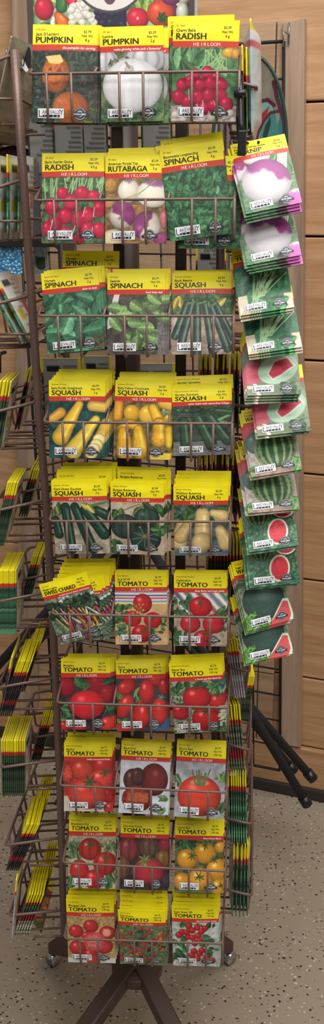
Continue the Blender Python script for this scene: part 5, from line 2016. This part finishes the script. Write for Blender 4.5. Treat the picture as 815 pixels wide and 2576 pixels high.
cv.mottle(0, 120, 0, 240, (122, 118, 104), (144, 138, 122), 24)
cv.poly([gp(690, 200), gp(724, 300), gp(724, 400), gp(700, 400), gp(696, 330), gp(702, 290)], (56, 116, 112))
cv.poly([gp(668, 262), gp(688, 265), gp(702, 330), gp(704, 390), gp(670, 390), gp(655, 345)], (70, 126, 120))
cv.poly([gp(655, 250), gp(680, 258), gp(690, 280), gp(672, 285), gp(640, 300)], (120, 160, 146))
cv.poly([gp(640, 250), gp(658, 246), gp(656, 262), gp(640, 275)], (40, 60, 52))
cv.curve([gp(684, 205), gp(690, 225), gp(694, 245), gp(704, 275), gp(712, 300), gp(716, 340), gp(717, 400)], 6, 5, (92, 44, 62))
cv.curve([gp(658, 250), gp(672, 247), gp(688, 262)], 5, 5, (84, 40, 56))
cv.curve([gp(700, 277), gp(680, 280), gp(664, 300), gp(652, 330), gp(645, 370)], 4.5, 4, (92, 44, 62))
cv.poly([gp(677, 262), gp(672, 285), gp(655, 308), gp(636, 316), gp(634, 300), gp(655, 285)], (150, 50, 52))
cv.poly([gp(680, 290), gp(682, 310), gp(672, 350), gp(662, 340), gp(668, 312)], (44, 62, 56))
mb = MB()
rings, seg = 130, 460
vs, cc = [], []
for i in range(rings + 1):
    rr = i / rings
    for k in range(seg):
        a = 2 * math.pi * k / seg
        x, z = rr * math.cos(a), rr * math.sin(a)
        vs.append((gc.x + gx * x, gc.y + .03 - .030 * rr ** 2 * 1.0, gc.z + gz * z))
        px_, py_ = int(np.clip((60 + x * 60) * 6, 0, cv.W - 1)), int(np.clip((120 - z * 120) * 6, 0, cv.H - 1))
        cc.append(lin(np.clip(cv.a[py_, px_], 0, 1)))
fs = []
for i in range(rings):
    for k in range(seg):
        l = (k + 1) % seg
        fs.append((i * seg + k, i * seg + l, (i + 1) * seg + l, (i + 1) * seg + k))
mb.add(vs, fs, np.array(cc))
vs2 = np.array(vs)
vs2[:, 1] += .005
mb.add(vs2, [f[::-1] for f in fs], np.array(cc))
GD = empty('glass_dish', (gc.x, gc.y, gc.z - gz))
tag(GD, 'large oval painted glass dish with teal and burgundy swirls hung on the wire grid', 'glass dish')
mb.build('bowl', M_GLASS, GD)
mb = MB()
mb.tube([(gc.x + gx * math.cos(a), gc.y + .002, gc.z + gz * math.sin(a)) for a in np.linspace(0, 2 * math.pi, 73)], .0034, 8)
mb.build('rim', plain('dark glass rim', (44, 66, 62), .12), GD)

# ---------------------------------------------------------------- small shelf goods behind the rack on the left
SHF = empty('display_shelf', at(40, 610, 1.92))
tag(SHF, 'black metal display shelf on the wire grid behind the top baskets', 'shelf')
for (v, dep) in ((345, 1.95), (610, 1.95)):
    p, q = at(-60, v, dep), at(146, v, dep)
    mb = MB()
    mb.box(((p.x + q.x) / 2, dep + .06, p.z), (q.x - p.x, .16, .012))
    mb.box(((p.x + q.x) / 2, dep - .02, p.z + .005), (q.x - p.x, .006, .026))
    bevel(mb.build('shelf_board', M_BLACK, SHF, smooth=False), .001)
    for x in (p.x + .02, q.x - .01):
        mb = MB()
        mb.prism([Vector((x, dep + .0, p.z - .006)), Vector((x, dep + .38, p.z - .006)), Vector((x, dep + .38, p.z - .06))], Vector((.004, 0, 0)))
        mb.build('bracket', M_BLACK, SHF, smooth=False)
zs = at(40, 610, 1.95).z
# purple bowl standing on the lower board, its top below the upper board
pb = at(34, 388, 1.99)
mb = MB()
prof = [(.03, 0), (.075, .02), (.10, .06), (.108, .10), (.104, .10), (.094, .06), (.06, .025), (.0005, .022)]
mb.lathe(prof, (pb.x, pb.y, zs + .012), 32)
o = mb.build('purple_bowl', plain('purple glaze', (106, 66, 92), .3))
# hung higher: a purple disc-shaped ornament seen at the top of the shelf space
bpy.data.objects.remove(o)
mb = MB()
R90 = Matrix.Rotation(math.radians(90), 3, 'X')
mb.lathe([(.0005, -.012), (.055, -.010), (.066, 0), (.055, .010), (.0005, .012)], (pb.x, pb.y, pb.z - .05), 36, R=R90)
o = mb.build('purple_disc', plain('purple glaze', (112, 70, 98), .3))
tag(o, 'round purple ornament with a pale rim hanging under the upper black shelf board', 'ornament')
# embossed blue glass tile with flowers
t0, t1 = at(-40, 620, 1.94), at(57, 690, 1.94)
cv = Cv(21, 100., 75., 2.4)
cv.mottle(0, 100, 0, 75, (36, 96, 150), (90, 160, 200), 8)
fl_c = [(18, 20), (44, 14), (70, 24), (92, 12), (30, 48), (58, 50), (84, 52), (10, 66), (72, 70), (98, 70)]
for (x, y) in fl_c:
    for k in range(5):
        a = k * 1.257 + x
        cv.ball(x + 9 * math.cos(a), y + 9 * math.sin(a), 7.5, 7.5, (30, 84, 140), hl=0, edge=.9)
        cv.ball(x + 9 * math.cos(a), y + 9 * math.sin(a), 6.2, 6.2, (96, 170, 210), hl=.25, edge=.6)
    cv.ball(x, y, 3.6, 3.6, (170, 220, 236), hl=.2)
nx, ny = 60, 46
jj = np.linspace(0, cv.H - 1, ny + 1).astype(int)
ii = np.linspace(0, cv.W - 1, nx + 1).astype(int)
img = np.clip(cv.a[jj][:, ii], 0, 1)
X, Z = np.meshgrid(np.linspace(t0.x, t1.x, nx + 1), np.linspace(t0.z, t1.z, ny + 1))
relief = img.mean(-1) * .006
idx = np.arange((nx + 1) * (ny + 1)).reshape(ny + 1, nx + 1)
q = np.stack([idx[1:, :-1], idx[1:, 1:], idx[:-1, 1:], idx[:-1, :-1]], -1).reshape(-1, 4)
mb = MB()
mb.add(np.stack([X.ravel(), 1.94 - relief.ravel(), Z.ravel()], -1), q.tolist(), lin(img).reshape(-1, 3))
mb.box(((t0.x + t1.x) / 2, 1.947, (t0.z + t1.z) / 2), (t1.x - t0.x, .012, t0.z - t1.z), col=rgb(50, 110, 160))
o = mb.build('glass_tile', M_GLASS)
tag(o, 'blue embossed glass tile of flowers below the lower black shelf board', 'glass tile')
# pale picture card with a green plant
t0, t1 = at(83, 618, 2.0), at(121, 690, 2.0)
cv = Cv(23, 50., 75., 3.)
cv.mottle(0, 50, 0, 75, (150, 176, 178), (190, 206, 206), 10)
cv.ball(26, 46, 19, 17, (84, 108, 84), hl=.1, tex=.3)
cv.leaves(34, 12, 40, 30, 50, (4, 8), [(90, 120, 70), (60, 84, 54)])
cv.line(40, 8, 44, 60, 2.5, (220, 226, 226))
nx, ny = 40, 60
jj = np.linspace(0, cv.H - 1, ny + 1).astype(int)
ii = np.linspace(0, cv.W - 1, nx + 1).astype(int)
img = np.clip(cv.a[jj][:, ii], 0, 1)
X, Z = np.meshgrid(np.linspace(t0.x, t1.x, nx + 1), np.linspace(t0.z, t1.z, ny + 1))
idx = np.arange((nx + 1) * (ny + 1)).reshape(ny + 1, nx + 1)
q = np.stack([idx[1:, :-1], idx[1:, 1:], idx[:-1, 1:], idx[:-1, :-1]], -1).reshape(-1, 4)
mb = MB()
mb.add(np.stack([X.ravel(), np.full(X.size, 2.0), Z.ravel()], -1), q.tolist(), lin(img).reshape(-1, 3))
mb.box(((t0.x + t1.x) / 2, 2.0025, (t0.z + t1.z) / 2), (t1.x - t0.x, .004, t0.z - t1.z), col=rgb(200, 206, 206))
o = mb.build('picture_card', M_BOARD)
tag(o, 'pale card picturing a leafy plant in a bowl behind the corner post', 'card')
# flat grey tool blade hanging between the corner post and the scarlet radish packet
yy = D + .30
q = [at(69, 410, yy), at(74, 396, yy), at(90, 394, yy), at(96, 408, yy), at(104, 590, yy), at(80, 598, yy)]
mb = MB()
mb.prism(q, Vector((0, .006, 0)))
o = bevel(mb.build('slate_marker', plain('grey slate', (96, 92, 92), .6), smooth=False), .002)
tag(o, 'grey rounded marker slab between the corner post and the scarlet radish packets', 'marker')
# purple and white spotted ribbon strip, inside the rack
p, q_ = at(339, 895, D + .3), at(346, 950, D + .3)
mb = MB()
mb.box((p + q_) / 2, (.011, .003, (p - q_).length * 1.6), col=rgb(96, 50, 110))
for k in range(7):
    t = -.2 + k * .22
    c_ = p.lerp(q_, t)
    mb.lathe([(.004, 0), (.0035, .0012), (.0005, .0018)], c_ + Vector((random.choice([-.002, .002]), -.0016, 0)), 12, col=rgb(230, 226, 232), R=Matrix.Rotation(math.radians(90), 3, 'X'))
o = mb.build('dotted_label', M_PRINT, smooth=False)
tag(o, 'purple label with white dots deep inside the rack above the crookneck squash', 'label')

# ---------------------------------------------------------------- light, world, camera
w = bpy.data.worlds.new('World')
scene.world = w
w.use_nodes = True
w.node_tree.nodes['Background'].inputs['Color'].default_value = (.95, .97, 1, 1)
w.node_tree.nodes['Background'].inputs['Strength'].default_value = .17


def area(name, loc, size, power, target, col=(1, .97, .93)):
    l = bpy.data.lights.new(name, 'AREA')
    l.shape = 'RECTANGLE'
    l.size, l.size_y = size
    l.energy = power
    l.color = col
    o = bpy.data.objects.new(name, l)
    o.location = loc
    o.rotation_euler = (Vector(target) - Vector(loc)).to_track_quat('-Z', 'Y').to_euler()
    COL.objects.link(o)
    return o


area('ceiling_lamp', (.25, .62, 3.8), (2.2, 1.2), 92, (.1, 1.4, .7))
area('ceiling_lamp', (1.5, -.9, 3.3), (2.0, 1.0), 46, (0, 1.4, .7))
area('ceiling_lamp', (-.6, -1.0, 3.3), (1.6, 1.0), 20, (-.1, 1.4, .7))

cam = bpy.data.cameras.new('Camera')
cam.sensor_fit = 'VERTICAL'
cam.sensor_height = 24.0
cam.sensor_width = 24.0
cam.lens = 24.0 * F / 2576.0
cam.shift_x = -(CX - 407.5) / 2576.0
cam.clip_start = .05
co = bpy.data.objects.new('Camera', cam)
co.location = CAM
co.rotation_euler = (math.pi / 2 - TH, 0, 0)
COL.objects.link(co)
scene.camera = co
scene.view_settings.view_transform = 'Standard'
scene.view_settings.look = 'None'
scene.view_settings.gamma = 1.0
scene.view_settings.exposure = -0.05
scene.view_settings.use_curve_mapping = False
